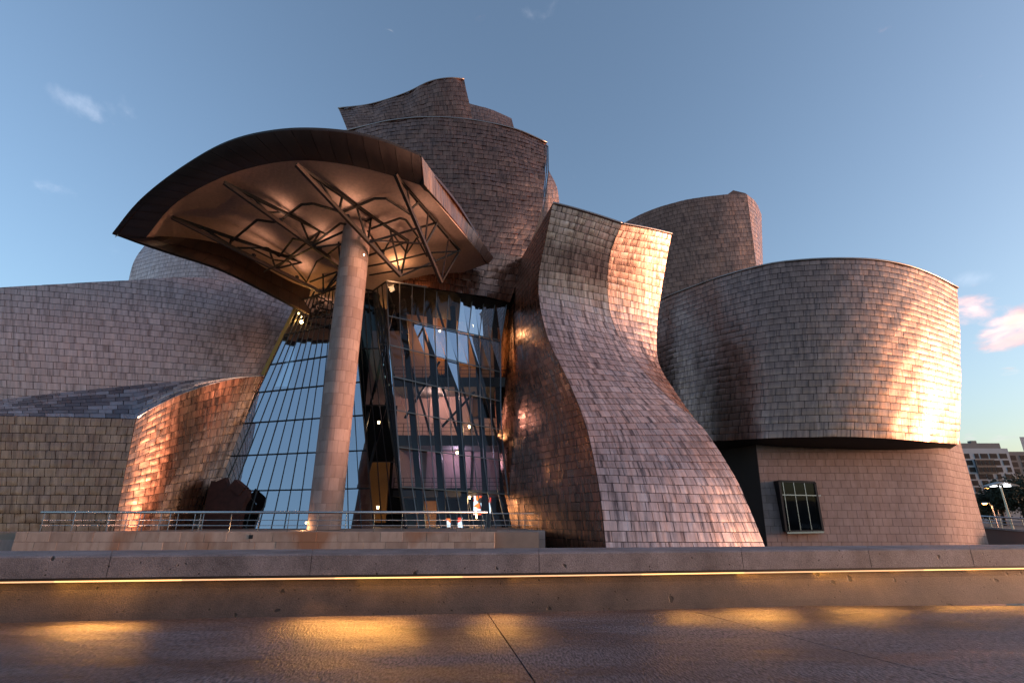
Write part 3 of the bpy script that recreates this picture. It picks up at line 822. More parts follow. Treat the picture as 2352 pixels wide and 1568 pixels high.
# -- left wing, dome and the low copper-toned box
top = [(-120, 560, 41), (0, 570, 42), (150, 583, 43), (300, 600, 44), (450, 622, 45.4), (600, 655, 47.2), (705, 684, 49)]
bot = [(-130, 915, 40), (-10, 922, 40.8), (140, 930, 41.6), (280, 935, 42.4), (410, 938, 43.4), (520, 935, 45), (590, 925, 46.6)]
volume('gallery_volume', ruled(list(zip(top, bot)), 3, .3), museum, .60, .98, TI_PALE, bulge=.005, dent=.004, thick=4, world_pts=True, tmin=[.35, .293, .228, .152, .055, 0, 0], label='long pale titanium wing left of the canopy')
R = [[(338, 556, 66), (400, 528, 62.5), (480, 520, 61), (560, 540, 62), (650, 585, 65)], [(306, 604, 66), (385, 584, 62), (475, 578, 60.5), (565, 596, 61.5), (665, 635, 64.5)], [(286, 690, 66), (370, 660, 61.5), (470, 652, 60), (570, 668, 61), (680, 700, 64)]]
volume('gallery_volume', R, museum, .62, 1.0, TI_PALE, bulge=.004, dent=.004, thick=4, label='pale rounded drum behind the left wing')
volume('gallery_volume', [[(-100, 955, 33), (0, 955, 33.4), (150, 958, 33.8), (312, 962, 34.2)], [(-105, 1100, 33), (-5, 1100, 33.2), (140, 1100, 33.5), (285, 1101, 33.9)], [(-110, 1245, 33), (-10, 1245, 33), (130, 1245, 33.2), (255, 1245, 33.6)]], museum,
       .56, .66, TI_DARK, bulge=.008, dent=.012, thick=3, wave=.02, label='copper-brown shingled front of the low wing')
R = [[(312.5, 962, 34.2), (335, 947, 34.6), (372, 926, 35.4), (420, 904, 36.6), (500, 878, 39), (560, 867, 41), (612, 863, 43)],
     [(284, 1101, 33.9), (308, 1095, 34.3), (345, 1086, 35.1), (395, 1075, 36.4), (465, 1062, 38.8), (510, 1055, 40.8), (545, 1050, 42.6)],
     [(255.5, 1245, 33.6), (280, 1245, 34), (316, 1245, 34.8), (360, 1245, 36.2), (415, 1245, 38.6), (445, 1245, 40.5), (468, 1245, 42.3)]]
volume('gallery_volume', R, museum, .56, .66, TI_DARK, bulge=.008, dent=.009, thick=.8, label='glowing copper corner of the low wing turning into shade')
up_ = [(-100, 930, 38), (0, 917, 38.5), (150, 900, 39.2), (285, 886.5, 39.9), (312, 884, 40.05), (345, 880.5, 40.3), (420, 874, 41), (520, 866.5, 42.2), (612, 861, 43.6)]
lo_ = [(-100, 954, 33.0), (0, 954.5, 33.4), (150, 957, 33.8), (285, 960.4, 34.12), (312, 961, 34.2), (335, 946.5, 34.6), (420, 903.5, 36.6), (520, 872.5, 39.7), (612, 863, 43.0)]
volume('sloping_roof', ruled(list(zip(up_, lo_)), 2), museum, .85, .95, TI_ROOF, bulge=.004, dent=.004, thick=.6, world_pts=True, label='sloping slate-grey metal roof of the low wing', tintvar=1.6)

# -- canopy
canopy = empty('entrance_canopy', D(815, 530, 36))
canopy.parent = museum; canopy.matrix_parent_inverse = Matrix.Translation(-Vector(museum.location))
canopy['label'] = 'leaf-shaped entrance canopy on one stone column'
def cpart(o): return o
Fp = [(336, 545, 35.6), (400, 470, 33), (500, 412, 31), (600, 380, 30), (690, 369, 29.7), (780, 376, 30), (880, 398, 30.7), (972, 428, 31.8)]
Bp = [(340, 546, 36), (442, 548, 38.5), (536, 570, 41), (610, 616, 43.2), (708, 663, 44.2), (850, 672, 44.8), (1000, 645, 44.6), (1122, 605, 43)]
Op = [(258, 535, 35), (318, 462, 32.4), (412, 388, 30.2), (520, 328, 28.6), (640, 301, 27.9), (760, 301, 27.9), (862, 319, 28.6), (967, 358, 30.2)]
F3 = np.array([D(*p) for p in Fp]); B3 = np.array([D(*p) for p in Bp]); O3 = np.array([D(*p) for p in Op])
def loft(name, rows3, mat, parent, n=40, m_=10, thick=0.0, smooth=True):
    S = Surf([r.tolist() for r in rows3], True)
    ss, tt = np.meshgrid(np.linspace(0, 1, n + 1), np.linspace(0, 1, m_ + 1)); P = S.p(ss.ravel(), tt.ravel())
    W = n + 1
    fs = [(j * W + i, (j + 1) * W + i, (j + 1) * W + i + 1, j * W + i + 1) for j in range(m_) for i in range(n)]
    if S.sg < 0: fs = [f[::-1] for f in fs]
    vs = P
    if thick:
        K = len(P); vs = np.vstack([P, P + np.array((0, 0, thick))]); fs2 = [tuple(x + K for x in f[::-1]) for f in fs]
        ring = [i for i in range(W)] + [j * W + n for j in range(1, m_ + 1)] + [m_ * W + i for i in range(n - 1, -1, -1)] + [j * W for j in range(m_ - 1, 0, -1)]
        fs = fs + fs2 + [(a, b_, b_ + K, a + K) for a, b_ in zip(ring, ring[1:] + ring[:1])]
    return mesh_obj(name, vs, fs, mat, parent, smooth and not thick)
loft('soffit', [F3, (F3 * .67 + B3 * .33), (F3 * .33 + B3 * .67), B3], SOFFIT, canopy, thick=.35)
Btop = B3 + np.array((0, 0, 1.1)); 
loft('roof_deck', [O3 + np.array((0, .35, .02)), (O3 * .5 + Btop * .5) + np.array((0, 0, .6)), Btop], TI_DARK, canopy, thick=-.25)
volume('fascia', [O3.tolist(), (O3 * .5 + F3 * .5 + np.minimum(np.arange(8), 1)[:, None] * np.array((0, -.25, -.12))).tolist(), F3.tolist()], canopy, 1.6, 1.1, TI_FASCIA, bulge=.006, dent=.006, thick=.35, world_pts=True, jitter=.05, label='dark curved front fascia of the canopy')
volume('fascia', [[D(968, 358, 30.15).tolist(), D(1050, 475, 36.6).tolist(), D(1134, 592, 43.2).tolist()], [D(974, 424, 31.5).tolist(), D(1048, 512, 36.6).tolist(), D(1121, 607, 43).tolist()]], canopy, 1.4, 1.0, TI, bulge=.004, dent=.01, thick=.3, world_pts=True, label='bright thin end fascia of the canopy')
LO = [(258, 535, 35), (385, 577, 37.3), (505, 617, 40.4), (608, 667, 42.8), (712, 722, 43.4)]
LI = [(336, 545, 35.6), (442, 546, 38.5), (536, 568, 41), (610, 613, 43.2), (712, 660, 44.2)]
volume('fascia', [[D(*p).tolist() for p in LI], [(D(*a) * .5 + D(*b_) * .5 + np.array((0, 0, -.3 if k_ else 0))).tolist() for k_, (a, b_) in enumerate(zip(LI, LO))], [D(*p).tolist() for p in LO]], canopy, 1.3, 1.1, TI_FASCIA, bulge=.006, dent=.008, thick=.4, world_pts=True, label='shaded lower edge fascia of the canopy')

# soffit plane for the steelwork
A_ = np.c_[np.ones(16), np.vstack([F3, B3])[:, :2]]; zz = np.vstack([F3, B3])[:, 2]
coef = np.linalg.lstsq(A_, zz, rcond=None)[0]
def on_soffit(u, v, drop):
    d = ray(u, v); den = d[2] - coef[1] * d[0] - coef[2] * d[1]
    t = (coef[0] - drop + coef[1] * CAM[0] + coef[2] * CAM[1] - CAM[2]) / den
    return CAM + d * t
cr3 = lambda x, y: (x * .3906 + 239, y * .3906 + 257)
def on_plane(u, v, p0, nrm):
    d = ray(u, v); t = np.dot(p0 - CAM, nrm) / np.dot(d, nrm); return CAM + d * t
trusses = [([(400, 620), (750, 745), (1180, 880), (1390, 960)], [(400, 620), (740, 780), (1010, 922), (1290, 1067)]),
           ([(705, 415), (1040, 590), (1270, 700), (1480, 800)], [(705, 415), (960, 590), (1220, 790), (1390, 905)]),
           ([(1130, 310), (1400, 500), (1570, 630), (1790, 760)], [(1130, 310), (1380, 590), (1550, 770), (1745, 965)]),
           ([(1715, 370), (1850, 530), (1960, 650), (2090, 815)], [(1715, 370), (1800, 580), (1885, 790), (1983, 1003)])]
nodes = []
for ti, (upc, loc_) in enumerate(trusses):
    U = [on_soffit(*cr3(*p), .25) for p in upc]
    nrm = np.cross(U[-1] - U[0], (0, 0, 1)); nrm /= np.linalg.norm(nrm)
    Lw = [on_plane(*cr3(*p), U[0], nrm) for p in loc_]
    tr = MB().bar(U[0], U[-1], .18, .24).build('truss_beam', STEEL, canopy)
    MB().bar(Lw[0], Lw[-1], .24, .28).build('lower_chord', STEEL_LIGHT, tr)
    for k in (1, 2, 3):
        MB().bar(U[k], Lw[k], .14).build('web_member', STEEL, tr)
        a = U[k] * .5 + U[k - 1] * .5
        MB().bar(a, Lw[k], .12).build('web_member', STEEL if ti < 3 else STEEL_LIGHT, tr)
    nodes.append((U, Lw, tr))
def strut(pts, drop, w=.14, mat=STEEL):
    P = [on_soffit(*cr3(*p), drop) for p in pts]
    for a, b_ in zip(P[:-1], P[1:]):
        MB().bar(a, b_, w * .72).build('strut', mat, canopy)
strut([(750, 760), (900, 635), (990, 648), (1035, 640), (1160, 545), (1230, 540), (1400, 590), (1440, 575), (1590, 510), (1660, 510), (1830, 620)], .5, .2)
strut([(780, 800), (960, 800), (1030, 850), (1110, 745), (1240, 770), (1390, 655), (1560, 690), (1740, 625), (1775, 635), (1850, 740)], .8, .18)
strut([(940, 940), (1220, 800), (1560, 755), (1870, 775)], 2.0, .16, STEEL_LIGHT)
strut([(1540, 910), (1700, 880), (1900, 830), (2090, 820)], 2.2, .15)
strut([(1210, 1000), (1370, 940)], 2.6, .15); strut([(1220, 1100), (1370, 1015)], 2.6, .15)
strut([(860, 800), (1000, 870), (1090, 880), (1190, 1000), (1250, 880), (1300, 850), (1390, 780)], 1.0, .14)
strut([(1550, 700), (1640, 830), (1700, 720), (1780, 830), (1840, 740), (1900, 850)], 1.2, .15)
strut([(1560, 960), (1740, 930), (1960, 900)], 3.0, .13)
for a, b_ in ((0, 1), (1, 2), (2, 3)):
    for k in (2, 3):
        MB().bar(nodes[a][1][k], nodes[b_][0][k], .13).build('strut', STEEL, canopy)

# canopy column: stone drums of single curved blocks
cb = D(743, 1222, 36.0); colx, coly = cb[0], 36.0
rad = (D(781, 1215, 36)[0] - D(706, 1215, 36)[0]) / 2
ctop = 23.6
ccore = MB().tube([(colx, coly, TZ - .1), (colx, coly, ctop)], rad - .05, 32)
column = ccore.build('stone_column', CORE_STONE, museum); column['label'] = 'tall round limestone column carrying the canopy'
NC = 28; hh = (ctop - TZ) / NC; NB = 10
def arc_block(h, a, r0, r1, n=4):
    g_ = .006; vs = []; fs = []
    for i in range(n + 1):
        t = -a / 2 + g_ / r1 + (a - 2 * g_ / r1) * i / n
        for r in (r0, r1):
            for z in (g_, h - g_):
                vs.append((math.cos(t) * r, math.sin(t) * r, z))
    for i in range(n):
        k = i * 4
        fs += [(k + 2, k + 6, k + 7, k + 3), (k + 1, k + 3, k + 7, k + 5), (k, k + 4, k + 6, k + 2)]
    fs += [(0, 2, 3, 1), (n * 4, n * 4 + 1, n * 4 + 3, n * 4 + 2)]
    return vs, fs
vs, fs = arc_block(hh, 2 * math.pi / NB, rad - .2, rad)
block_meshes = []
for k in range(14):
    o = mesh_obj('stone_block', vs, fs, STONE, column, tint=np.tile([*rng.uniform(0, 1, 3), 1], (len(vs), 1)), uvs=[(math.atan2(v[1], v[0]) * rad + k * 3.7, v[2] + k * 1.9) for v in vs])
    block_meshes.append(o)
cnt = 0
for r in range(NC):
    for k in range(NB):
        src = block_meshes[(r * 5 + k * 3 + random.randrange(4)) % 14]
        if cnt < 14: o = block_meshes[cnt]
        else:
            o = src.copy(); col.objects.link(o); o.parent = column
        cnt += 1
        o.location = (colx, coly, TZ + r * hh)
        o.rotation_euler = (0, 0, 2 * math.pi / NB * (k + .5 * (r % 2)))
# arm for the added lamp at the column head
MB().bar(D(828, 572, 35.2), D(818, 572, 36), .12).build('added_lamp_arm', STEEL_DARK, museum)

# ------------------------------------------------------------------ glass walls
def glass_wall(name, corners_rows, ncol, mat, label, mull=.05, triangles=False, jit=.004, trans=None, mmat=MULL, parent=museum, pane_mat=None):
    """rows of left/right 3-D end points; panes, mullions and transoms are single pieces"""
    R = [(np.array(a), np.array(b_)) for a, b_ in corners_rows]
    nr = len(R) - 1
    P = [[a + (b_ - a) * (k / ncol) for k in range(ncol + 1)] for a, b_ in R]
    fr = MB()
    for A, B in ((P[0][0], P[0][-1]), (P[-1][0], P[-1][-1])): fr.bar(A, B, mull * 2.2, mull * 2.2)
    for k in (0, ncol):
        for r in range(nr): fr.bar(P[r][k], P[r + 1][k], mull * 1.6, mull * 1.6)
    wall = fr.build(name, mmat, parent); wall['label'] = label
    for r in range(nr):
        for k in range(ncol):
            q = [P[r][k], P[r][k + 1], P[r + 1][k + 1], P[r + 1][k]]
            nrm = np.cross(q[1] - q[0], q[3] - q[0]); nrm /= np.linalg.norm(nrm)
            if np.dot(nrm, CAM - q[0]) < 0: nrm = -nrm
            tris = [(0, 1, 2, 3)] if not triangles else [(0, 1, 2), (0, 2, 3)]
            for ti, t in enumerate(tris):
                pts = [q[i] for i in t]
                if triangles:
                    cen = sum(pts) / 3; pts = [cen + (p - cen) * .985 for p in pts]
                    offs = [rng.normal(0, jit) for _ in pts]
                    if ti == 0: offs = [offs[0] - .09, offs[1] - .09, offs[2] + .05]
                    else: offs = [offs[0] + .05, offs[1] - .07, offs[2] - .07]
                else:
                    e = rng.normal(0, jit, 3); offs = [e[0], e[1], e[1] + e[2] - e[0], e[2]]
                top_ = [p + nrm * (o_ - .03) for p, o_ in zip(pts, offs)]
                n_ = len(top_)
                vs = top_
                mesh_obj('pane', vs, [tuple(range(n_))], pane_mat(r, k, ti) if pane_mat else mat, wall)
    for k in range(1, ncol):
        mb = MB()
        for r in range(nr): mb.bar(P[r][k], P[r + 1][k], mull, mull * 1.5, up=nrm)
        mb.build('mullion', mmat, wall)
    for r in range(1, nr):
        MB().bar(P[r][0] + nrm * .06, P[r][-1] + nrm * .06, mull * 1.3, mull * 1.3).build('transom', mmat, wall)
    return wall, P
# left leaning wall: blue sky in it
vL = [690, 769, 837, 901, 972, 1047, 1128, 1226]
rowsL = []
for v in vL:
    f = (v - 690) / (1226 - 690)
    a = D(690 + (438 - 690) * f, v, 43.7 + (40.6 - 43.7) * f); b_ = D(806 + (860 - 806) * f, v - 40 * (1 - f), 43.9 + (41.0 - 43.9) * f)
    rowsL.append((a, b_))
glass_wall('glass_wall', rowsL, 14, GLASS_BLUE, 'blue leaning glass wall left of the stone column', mull=.045, jit=.006, mmat=STEEL_DARK)
# upper continuation under the canopy
rowsU = [(D(735, 615, 45), D(830, 600, 45)), (D(712, 652, 44.5), D(820, 640, 44.6)), (D(690, 690, 43.75), D(806, 651, 43.95))]
glass_wall('glass_wall', rowsU, 5, GLASS_BLUE, 'small glazed triangle between canopy and column', mull=.045, triangles=True, mmat=STEEL_DARK)
# box at the right of the prow
vl = [(888, 645), (891, 726), (895, 793), (902, 865), (908, 942), (915, 1027), (921, 1118), (937, 1226)]
vr = [(1165, 689), (1150, 782), (1150, 855), (1150, 922), (1152, 987), (1158, 1058), (1168, 1135), (1190, 1226)]
rowsR = [(D(a[0], a[1], 42 - .28 * i), D(b_[0], b_[1], 46 - .5 * i)) for i, (a, b_) in enumerate(zip(vl, vr))]
glass_wall('glass_wall', rowsR, 10, GLASS, 'tall faceted glass box of the atrium with steel mullions', mull=.06, triangles=True,
           pane_mat=lambda r_, k_, t_: GLASS_BLUE if (t_ == 0 and ((r_ == 0 and k_ >= 6) or (r_ == 1 and k_ >= 2) or (r_ == 2 and k_ == 5))) or (t_ == 1 and ((r_ == 0 and k_ >= 6 and k_ < 9) or (r_ == 1 and 4 <= k_ < 7))) else GLASS)  # sky zigzag put into the material: selected panes made more mirror-like
# blue prow facet and recessed dark glazing behind the column
rowsP = [(D(856, 668, 43.6), D(887, 646, 42.05)), (D(872, 790, 43), D(895, 793, 41.5)), (D(892, 940, 42), D(907, 942, 40.95)), (D(914, 1080, 41), D(918, 1080, 40.5)), (D(932, 1226, 40.2), D(936, 1226, 40.06))]
glass_wall('glass_wall', rowsP, 3, GLASS_BLUE, 'narrow blue prow facet at the corner of the glass box', mull=.035, mmat=STEEL_DARK)
rowsD = [(D(790, 655, 43.6), D(856, 668, 43.65)), (D(790, 800, 44.2), D(870, 800, 43.8)), (D(790, 930, 44.9), D(888, 930, 44.2)), (D(785, 1060, 45.6), D(908, 1060, 44.7)), (D(775, 1226, 46.4), D(931, 1226, 45.3))]
glass_wall('glass_wall', rowsD, 6, GLASS_WIN, 'dark recessed glazing between column and prow', mull=.06, mmat=STEEL_DARK)
# thin glazed slot at the edge of the upper drum
rowsS = [(D(1253, 332, 50.6), D(1259, 336, 52)), (D(1251, 400, 49.6), D(1260, 400, 52)), (D(1244, 460, 49), D(1252, 460, 52)), (D(1230, 520, 48.2), D(1240, 520, 52))]
glass_wall('glass_wall', rowsS, 2, GLASS_BLUE, 'thin glazed slot at the edge of the upper drum', mull=.04)
# jamb and panel between left wing and glass, golden lamplight put into their ochre
MB().bar(D(681, 704, 44.6), D(604, 861, 44.4), .26, .3).build('door_jamb', simple('lamplit_jamb', (.62, .33, .06), .5), museum)
MB().prism([D(686, 702, 44.9), D(606, 868, 44.9), D(622, 868, 44.9), D(700, 704, 44.9)], (0, .3, 0)).build('jamb_panel', simple('lamplit_panel', (.42, .26, .04), .6), museum)

# ------------------------------------------------------------------ inside of the atrium
# (all of it belongs to the museum)
ib = MB(); ib.box(-22, 6, 55, 55.5, TZ, 24); ib.box(-22.5, -22, 50.5, 55.5, TZ, 24); ib.box(6, 6.4, 47, 55.5, TZ, 24); ib.box(-22.5, 6.4, 49.5, 55.5, 24, 24.5)
ib.box(-36, -22.6, 50.6, 51, TZ, 14)
ib.build('atrium_shell', DARK, museum)
def ipanel(u0, v0, u1, v1, Y, mat, name='atrium_wall', d=.3):
    a = D(u0, v0, Y); b_ = D(u1, v1, Y)
    return MB().box(a[0], b_[0], Y, Y + d, b_[2], a[2]).build(name, mat, museum)
ipanel(930, 700, 985, 1120, 51.0, WALL_PINK); ipanel(990, 880, 1080, 1120, 50.4, WALL_PINK); ipanel(1085, 960, 1150, 1125, 50.8, WALL_PINK)
ipanel(955, 706, 1020, 860, 52.0, WALL_OCHRE); ipanel(1025, 880, 1075, 1000, 50.2, WALL_PINK); ipanel(1060, 700, 1170, 880, 52.4, WALL_PINK)
ipanel(1050, 720, 1100, 990, 51.4, WALL_OCHRE); ipanel(855, 760, 920, 930, 50.5, WALL_PINK); ipanel(960, 1150, 1000, 1215, 48, WALL_OCHRE)
ipanel(850, 1060, 885, 1200, 49.5, WALL_OCHRE)
slabm = simple('gallery_slab', (.11, .105, .105), .7)
for (v0, v1) in ((868, 890), (1000, 1024), (1126, 1140)):
    a = D(905, v0, 46.5); b_ = D(1190, v1, 46.5)
    o = MB().box(a[0], b_[0] + 1, 46.2, 54, b_[2], a[2]).build('gallery_floor', slabm, museum)
    for k in range(14):
        x = a[0] + k * (b_[0] - a[0]) / 13
        MB().bar((x, 46.25, a[2]), (x, 46.25, a[2] + 1.05), .04).build('baluster', STEEL_DARK, o)
    for hz in (.35, .7, 1.05): MB().bar((a[0], 46.25, a[2] + hz), (b_[0], 46.25, a[2] + hz), .035).build('guard_rail', STEEL_DARK, o)
for k, (t, bt) in enumerate((((925, 690), (972, 1226)), ((985, 700), (1020, 1226)), ((1040, 705), (1072, 1226)), ((1092, 715), (1120, 1226)), ((1135, 720), (1160, 1226)))):
    MB().bar(D(*bt, 43.0 + .7 * k), D(*t, 44.6 + .6 * k), .5, .55).build('steel_column', STEEL_DARK, museum)
for (a, b_) in (((890, 660), (990, 1000)), ((945, 680), (1060, 1020)), ((1000, 690), (1105, 1030)), ((1060, 700), (1150, 1040)), ((930, 960), (1010, 830)), ((1015, 980), (1090, 900)), ((860, 900), (900, 700)), ((835, 1000), (905, 700)), ((815, 1200), (905, 860))):
    MB().bar(D(*a, 44.6), D(*b_, 45.2), .2).build('brace', STEEL_DARK, museum)

def lamp_in(u, v, Y, energy, colour, rad_=.12, mat=LAMP_WARM, size=.25, name='ceiling_lamp'):
    p = D(u, v, Y)
    n = MB(); n.tube([p + np.array((0, 0, rad_)), p, p - np.array((0, 0, rad_))], rad_, 10, rad_ * .7)
    o = n.build(name, mat, museum)
    ld = bpy.data.lights.new(name + '_light', 'POINT'); ld.energy = energy * .22; ld.color = colour; ld.shadow_soft_size = size
    lo_ = bpy.data.objects.new(name + '_light', ld); lo_.location = p + np.array((0, -.35, -.3)); col.objects.link(lo_)
    lo_.parent = o
    return o
WARM = (1.0, .62, .30)
lamp_in(1089, 748, 48, 260, WARM); lamp_in(1010, 760, 50, 500, (1, .5, .2)); lamp_in(1078, 980, 48, 200, WARM); lamp_in(1000, 905, 48.5, 500, (1, .6, .5))
lamp_in(1078, 1142, 45.2, 110, WARM); lamp_in(870, 970, 47, 260, WARM); lamp_in(960, 1010, 48.5, 260, (.9, .66, 1.0)); lamp_in(1050, 1040, 48.8, 260, (.9, .66, 1.0))
lamp_in(868, 1165, 47, 120, WARM)

# bright shop displays behind the glass by the door
m, nt, b = new_mat('shop_display'); lk = nt.links.new
tcn = nt.nodes.new('ShaderNodeTexCoord'); vo = nt.nodes.new('ShaderNodeTexVoronoi'); vo.inputs['Scale'].default_value = 2.6; lk(tcn.outputs['Object'], vo.inputs['Vector'])
crd = nt.nodes.new('ShaderNodeValToRGB'); crd.color_ramp.interpolation = 'CONSTANT'
crd.color_ramp.elements[0].color = (.8, .05, .03, 1); crd.color_ramp.elements[1].position = .72; crd.color_ramp.elements[1].color = (.55, .75, .9, 1)
for p_, c_ in ((.30, (.9, .2, .03, 1)), (.45, (.85, .85, .85, 1)), (.58, (.01, .01, .015, 1))):
    e_ = crd.color_ramp.elements.new(p_); e_.color = c_
sx = nt.nodes.new('ShaderNodeSeparateColor'); lk(vo.outputs['Color'], sx.inputs[0]); lk(sx.outputs[0], crd.inputs[0])
lk(crd.outputs[0], b.inputs['Emission Color']); b.inputs['Emission Strength'].default_value = .7; b.inputs['Base Color'].default_value = (.02, .02, .02, 1)
for (u0, v0, u1, v1) in ((1088, 1138, 1105, 1182), (1113, 1142, 1127, 1180), (1024, 1190, 1034, 1212), (1052, 1188, 1066, 1214)):
    ipanel(u0, v0, u1, v1, 45.6, m, 'display_panel', .12)
for (u0, v0, u1, v1) in ((1010, 1162, 1014, 1212), (1063, 1162, 1069, 1212), (1092, 1165, 1095, 1190)):
    MB().bar(D(u0, v0, 45.4), D(u1, v1, 45.4), .1).build('light_tube', LAMP_WARM, museum)

# ------------------------------------------------------------------ lamps of the canopy, jamb and column foot
lamp_in(915, 609, 41, 170, (1.0, .52, .24), .09, LAMP_WARM, .3, 'canopy_lamp')
lamp_in(836, 585, 34.4, 50, (1.0, .55, .25), .05, LAMP_WARM, .2, 'canopy_lamp')  # added warm lamp near the column head, no source visible there
for (tk, ff_, fe) in ((0, .5, 40), (0, .8, 40), (1, .45, 44), (1, .8, 50), (2, .45, 50), (2, .8, 56), (3, .5, 44), (3, .8, 50)):  # hidden floods added on the truss chords to wash the soffit
    La, Lb = nodes[tk][1][0], nodes[tk][1][-1]
    q_ = La + (Lb - La) * ff_ + np.array((0, 0, .42))
    fx_ = MB().box(q_[0] - .11, q_[0] + .11, q_[1] - .14, q_[1] + .14, q_[2] - .30, q_[2] - .06)
    fo_ = fx_.build('hidden_flood_lamp', STEEL_DARK, canopy)
    ld = bpy.data.lights.new('hidden_flood_light', 'SPOT'); ld.energy = fe * .5; ld.color = (1.0, .58, .38); ld.spot_size = math.radians(160); ld.spot_blend = .9; ld.shadow_soft_size = .3
    lo_ = bpy.data.objects.new('hidden_flood_light', ld); lo_.location = q_; lo_.rotation_euler = (math.pi, 0, 0); col.objects.link(lo_); lo_.parent = fo_
lamp_in(686, 720, 43.2, 240, (1.0, .48, .12), .06, LAMP_WARM, .15, 'jamb_lamp')
lamp_in(703, 1200, 35.3, 45, (1.0, .55, .25), .05, LAMP_WARM, .1, 'ground_lamp')

# ------------------------------------------------------------------ rust-red sculpture on the terrace
sc = empty('sculpture', D(505, 1222, 39.6)); tag(sc, 'rust-red angular steel sculpture in front of the blue glass', 'sculpture')
def at(x, y, Y=37): return D(x * .2461 + 441, y * .2461 + 882, Y + 2.6)
MB().prism([at(90, 1385), at(425, 1385), at(445, 1240), at(430, 1040), at(335, 955), at(310, 870), at(230, 905), at(180, 900), at(130, 1080)], (0.05, .4, 0)).build('body', RUST, sc)
MB().prism([at(335, 958, 36.8), at(432, 1042, 36.8), at(492, 965, 36.8), at(400, 888, 36.8)], (.1, .5, 0)).build('tilted_plate', RUST, sc)
MB().prism([at(432, 1042, 36.9), at(490, 968, 36.9), at(520, 985, 36.9), at(515, 1060, 36.9), at(470, 1130, 36.9), at(445, 1260, 36.9), at(426, 1385, 36.9), at(410, 1385, 36.9), at(420, 1130, 36.9)], (.08, .45, 0)).build('folded_edge', RUST, sc)

# ------------------------------------------------------------------ window in the limestone block
WF = 43.2
def wp(u, v, dy=0): return D(u, v, WF + dy)
wtl, wtr, wbr, wbl = wp(1789, 1104), wp(1871, 1107), wp(1890, 1218), wp(1806, 1220)
win = MB()
for a, b_ in ((wtl, wtr), (wtr, wbr), (wbr, wbl), (wbl, wtl)): win.bar(a + np.array((0, .5, 0)), b_ + np.array((0, .5, 0)), 1.0, .14, up=(0, 1, 0)) if False else win.bar(a, b_, .16)
wo_ = win.build('window', STEEL_DARK, sb_core)
wo_['label'] = 'dark six-pane window box in the limestone block'
for a, b_ in ((wtl, wbl), (wtr, wbr), (wtl, wtr), (wbl, wbr)):
    MB().prism([a, b_, b_ + np.array((0, 1.3, 0)), a + np.array((0, 1.3, 0))], (.05, 0, .05)).build('reveal', STEEL_DARK, wo_)
MB().prism([wtl + np.array((0, .5, 0)), wtr + np.array((0, .5, 0)), wbr + np.array((0, .5, 0)), wbl + np.array((0, .5, 0))], (0, .05, 0)).build('backing', DARK, wo_)
def bil(s, t): return (wtl * (1 - s) + wtr * s) * (1 - t) + (wbl * (1 - s) + wbr * s) * t
sg_ = [0.0, .10, .40, .70, 1.0]; tg = [0, .28, 1]
for i in range(4):
    for j in range(2):
        q = [bil(sg_[i], tg[j]), bil(sg_[i + 1], tg[j]), bil(sg_[i + 1], tg[j + 1]), bil(sg_[i], tg[j + 1])]
        mesh_obj('pane', [p + np.array((0, .02, 0)) for p in q], [(0, 1, 2, 3)], GLASS_WIN, wo_)
for s in sg_[1:-1]: MB().bar(bil(s, 0), bil(s, 1), .05).build('glazing_bar', INOX, wo_)
MB().bar(bil(0, .28) - np.array((0, .04, 0)), bil(1.1, .28) - np.array((0, .04, 0)), .07).build('glazing_bar', INOX, wo_)
MB().bar(wbl - np.array((0, .06, .1)), wbr - np.array((0, .06, .1)), .14).build('sill', INOX, wo_)

# ------------------------------------------------------------------ right background
def crA(x, y): return (x * .1758 + 2205, y * .1758 + 992)
YB = 235.0
ap = empty('apartment_building', D(2260, 1200, YB)); tag(ap, 'pale grey apartment block with rows of dark windows', 'building')
FAC = simple('pale_render', (.42, .44, .47), .8, 0, .08, .1); FAC2 = simple('grey_render', (.17, .165, .165), .8, 0, .08, .1); PANE = simple('dark_pane', (.014, .018, .024), .5, spec=.1)
p0 = D(*crA(-350, 240), YB); p1 = D(*crA(618, 212), YB)
xw1 = p1[0]; xw0 = p0[0]; zt = p1[2]
MB().box(xw0, xw1, YB, YB + 16, -3, zt).build('wall', FAC, ap)
MB().box(xw1 + .02, xw1 + 26, YB + 2, YB + 17, -3, zt - 1.2).build('side_wing', FAC2, ap)
rf = MB().box(xw0, xw1 - 1, YB + 2, YB + 14, zt + .01, zt + 2.6).build('penthouse', FAC2, ap)
MB().box(xw1 - 12, xw1 - 9.5, YB + 4, YB + 6, zt + 2.6, zt + 4).build('chimney', FAC2, rf)
def window_at(x, z, w, h, y=YB):
    o = MB().box(x - w / 2 - .12, x + w / 2 + .12, y - .06, y + .1, z - h / 2 - .12, z + h / 2 + .12).build('window', simple_cache('window_frame', (.05, .05, .055)), ap)
    MB().box(x - w / 2, x + w / 2, y - .09, y - .061, z - h / 2, z + h / 2).build('pane', PANE, o)
_c = {}
def simple_cache(n, c_):
    if n not in _c: _c[n] = simple(n, c_, .5)
    return _c[n]
wx = [crA(x, 310) for x in (100, 232, 330, 450, 578)]
zrow = [D(*crA(330, y), YB)[2] for y in (312, 400, 490, 580, 665, 752, 840)]
xcol = [D(*c_, YB)[0] for c_ in wx]
ws = [2.6, 1.7, 3.2, 3.2, 3.2]
for r in range(7):
    for k in range(5):
        if r in (1, 2) and k in (1, 2): continue
        window_at(xcol[k] + (.5 * ((r * 7 + k * 3) % 3) - .5), zrow[r], ws[(k + r) % 5] if k else 2.6, 2.0)
for k in range(4):
    for r in range(7):
        window_at(xw1 + 3 + k * 5, zrow[r] - .6, 3.0, 2.1, YB + 2)
